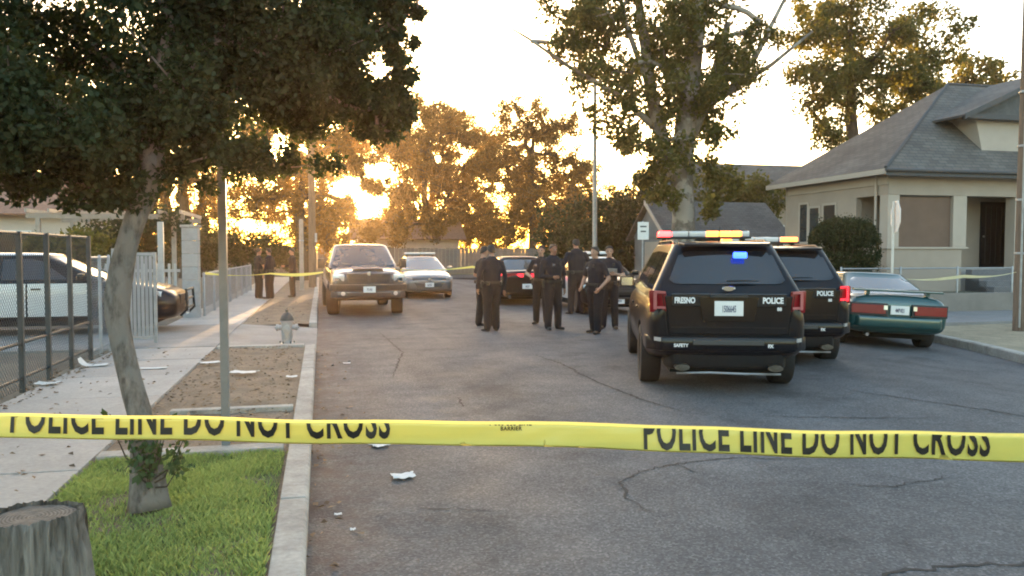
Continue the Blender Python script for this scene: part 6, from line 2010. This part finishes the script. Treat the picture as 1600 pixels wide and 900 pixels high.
def tape_pt(s, v, off=0.0):
    """v: metres below the folded top edge"""
    wav = 0.0025 * math.sin(s * 6 + v * 30) + 0.0015 * math.sin(s * 17) + 0.0035 * v / 0.04 * noise.noise(Vector((s * 7, v * 20, 3))) + 0.0014 * noise.noise(Vector((s * 38 + v * 60, v * 30, 1)))
    off -= 0.005 * max(0.0, 1 - v / 0.004)
    p = tape_top(s)
    return p + TN * (wav + off + 0.06 * v) + Vector((0, 0, -v))
tp_ = thing('police_tape', 'yellow plastic police line tape stretched across the foreground', 'tape', (0, 0, 0))
m = MB()
N = 700
s0, s1 = -2.85, 9.5
def tf(u, v):
    s = s0 + (s1 - s0) * u
    h = tape_h(s)
    if v <= 0.5:
        return tape_pt(s, h * v * 2, 0)
    return tape_pt(s, h * 0.93 * (v - 0.5) * 2 + 0.0, -0.0022 - 0.004 * (v - 0.5))
def tf2(u, v):
    v = 1 - v
    return tf(u, v)
m.grid(tf, N, 24)
m.build('strip', tape_m, tp_, smooth='all', fix=False)
def tape_text(body, sa, sb, capsz, base_v):
    me = text_mesh(body, 1.0, ext=0.0, off=0.024, align='LEFT', spacing=1.1)
    bm = bmesh.new()
    bm.from_mesh(me)
    xs = [v.co.x for v in bm.verts]
    x0, x1 = min(xs), max(xs)
    capz = 0.70
    for v in bm.verts:
        v.co.x = (v.co.x - x0) / (x1 - x0) * (sb - sa)
        v.co.y = v.co.y / capz * capsz - base_v
        v.co.z = 0
    geom = bm.verts[:] + bm.edges[:] + bm.faces[:]
    bmesh.ops.bisect_plane(bm, geom=geom, plane_co=(0, -0.0038, 0), plane_no=(0, 1, 0), clear_outer=True)
    for k in range(1, 60):
        geom = bm.verts[:] + bm.edges[:] + bm.faces[:]
        bmesh.ops.bisect_plane(bm, geom=geom, plane_co=((sb - sa) * k / 60, 0, 0), plane_no=(1, 0, 0))
    for v in bm.verts:
        v.co = tape_pt(sa + v.co.x, -v.co.y, 0.0019)
    bm.to_mesh(me)
    bm.free()
    link('lettering', me, ink, tp_)
TXT = 'POLICE LINE DO NOT CROSS'
for (sa, sb, bv) in ((-0.945, -0.38, 0.025), (0.016, 0.582, 0.0255), (0.975, 1.53, 0.0345), (1.93, 2.49, 0.036)):
    tape_text(TXT, sa, sb, 0.054, bv)
tape_text('1-800-555 LINE', 0.735, 0.80, 0.007, 0.0050)
tape_text('BARRIER', 0.752, 0.785, 0.006, 0.0125)
# ties where the tape leaves towards the fence
for sg in (0,):
    MB().tube([tuple(tape_top(s0) + Vector((0.0, 0, -0.02))), (-3.22, 1.93, 1.47)], 0.012, 6).build('knot', tape_m, tp_)

def far_tape(label, pts, h=0.055, mat=None, seed=0):
    pts = [Vector(p) for p in pts]
    def f(u, v):
        k = u * (len(pts) - 1)
        i = min(int(k), len(pts) - 2)
        p = pts[i].lerp(pts[i + 1], k - i)
        tw = 0.5 * math.sin(u * 9 + seed)
        q = p + Vector((0.012 * math.sin(u * 21 + seed), 0.03 * (v - 0.5) * tw, -h * (v - 0.5) * (0.55 + 0.45 * math.cos(u * 7 + seed)) - 0.05 * math.sin(PI * (k - i))))
        return q
    o = MB().grid(f, 60, 2).build('barrier_tape', mat or tape_m, smooth='all')
    tag(o, label, 'tape', 'barrier tape in the distance')
far_tape('distant yellow tape tied between wire fence and pickup', [(-2.72, 20.5, 1.14), (-1.2, 20.7, 1.12), (0.06, 20.95, 1.14)], 0.075, seed=1)
far_tape('distant yellow tape running behind the officers from the pickup', [(2.16, 22.6, 1.16), (4.5, 24.0, 1.2), (5.55, 24.9, 1.18)], 0.07, seed=2)
far_tape('pale tape tied to the utility pole on the right', [(13.45, 16.42, 1.02), (13.75, 14.8, 1.12), (13.98, 13.58, 1.25)], 0.07, M('pale_tape', (0.62, 0.58, 0.36), 0.4, var=0.1), seed=3)

# ------------------------------------------------------------------ low sun haze in the air
hz = MB().bb(-130, 150, -14, 150, -1.3, 24.0).build('haze', None)
hm = bpy.data.materials.new('haze')
hm.use_nodes = True
nt = hm.node_tree
nt.nodes.clear()
ho = _n(nt, 'ShaderNodeOutputMaterial')
pv_ = _n(nt, 'ShaderNodeVolumePrincipled')
pv_.inputs['Color'].default_value = (0.96, 0.74, 0.50, 1)
pv_.inputs['Density'].default_value = 0.00065
pv_.inputs['Anisotropy'].default_value = 0.7
nt.links.new(pv_.outputs[0], ho.inputs['Volume'])
hz.data.materials.clear()
hz.data.materials.append(hm)
tag(hz, 'thin golden evening haze filling the street', 'haze', kind='stuff')
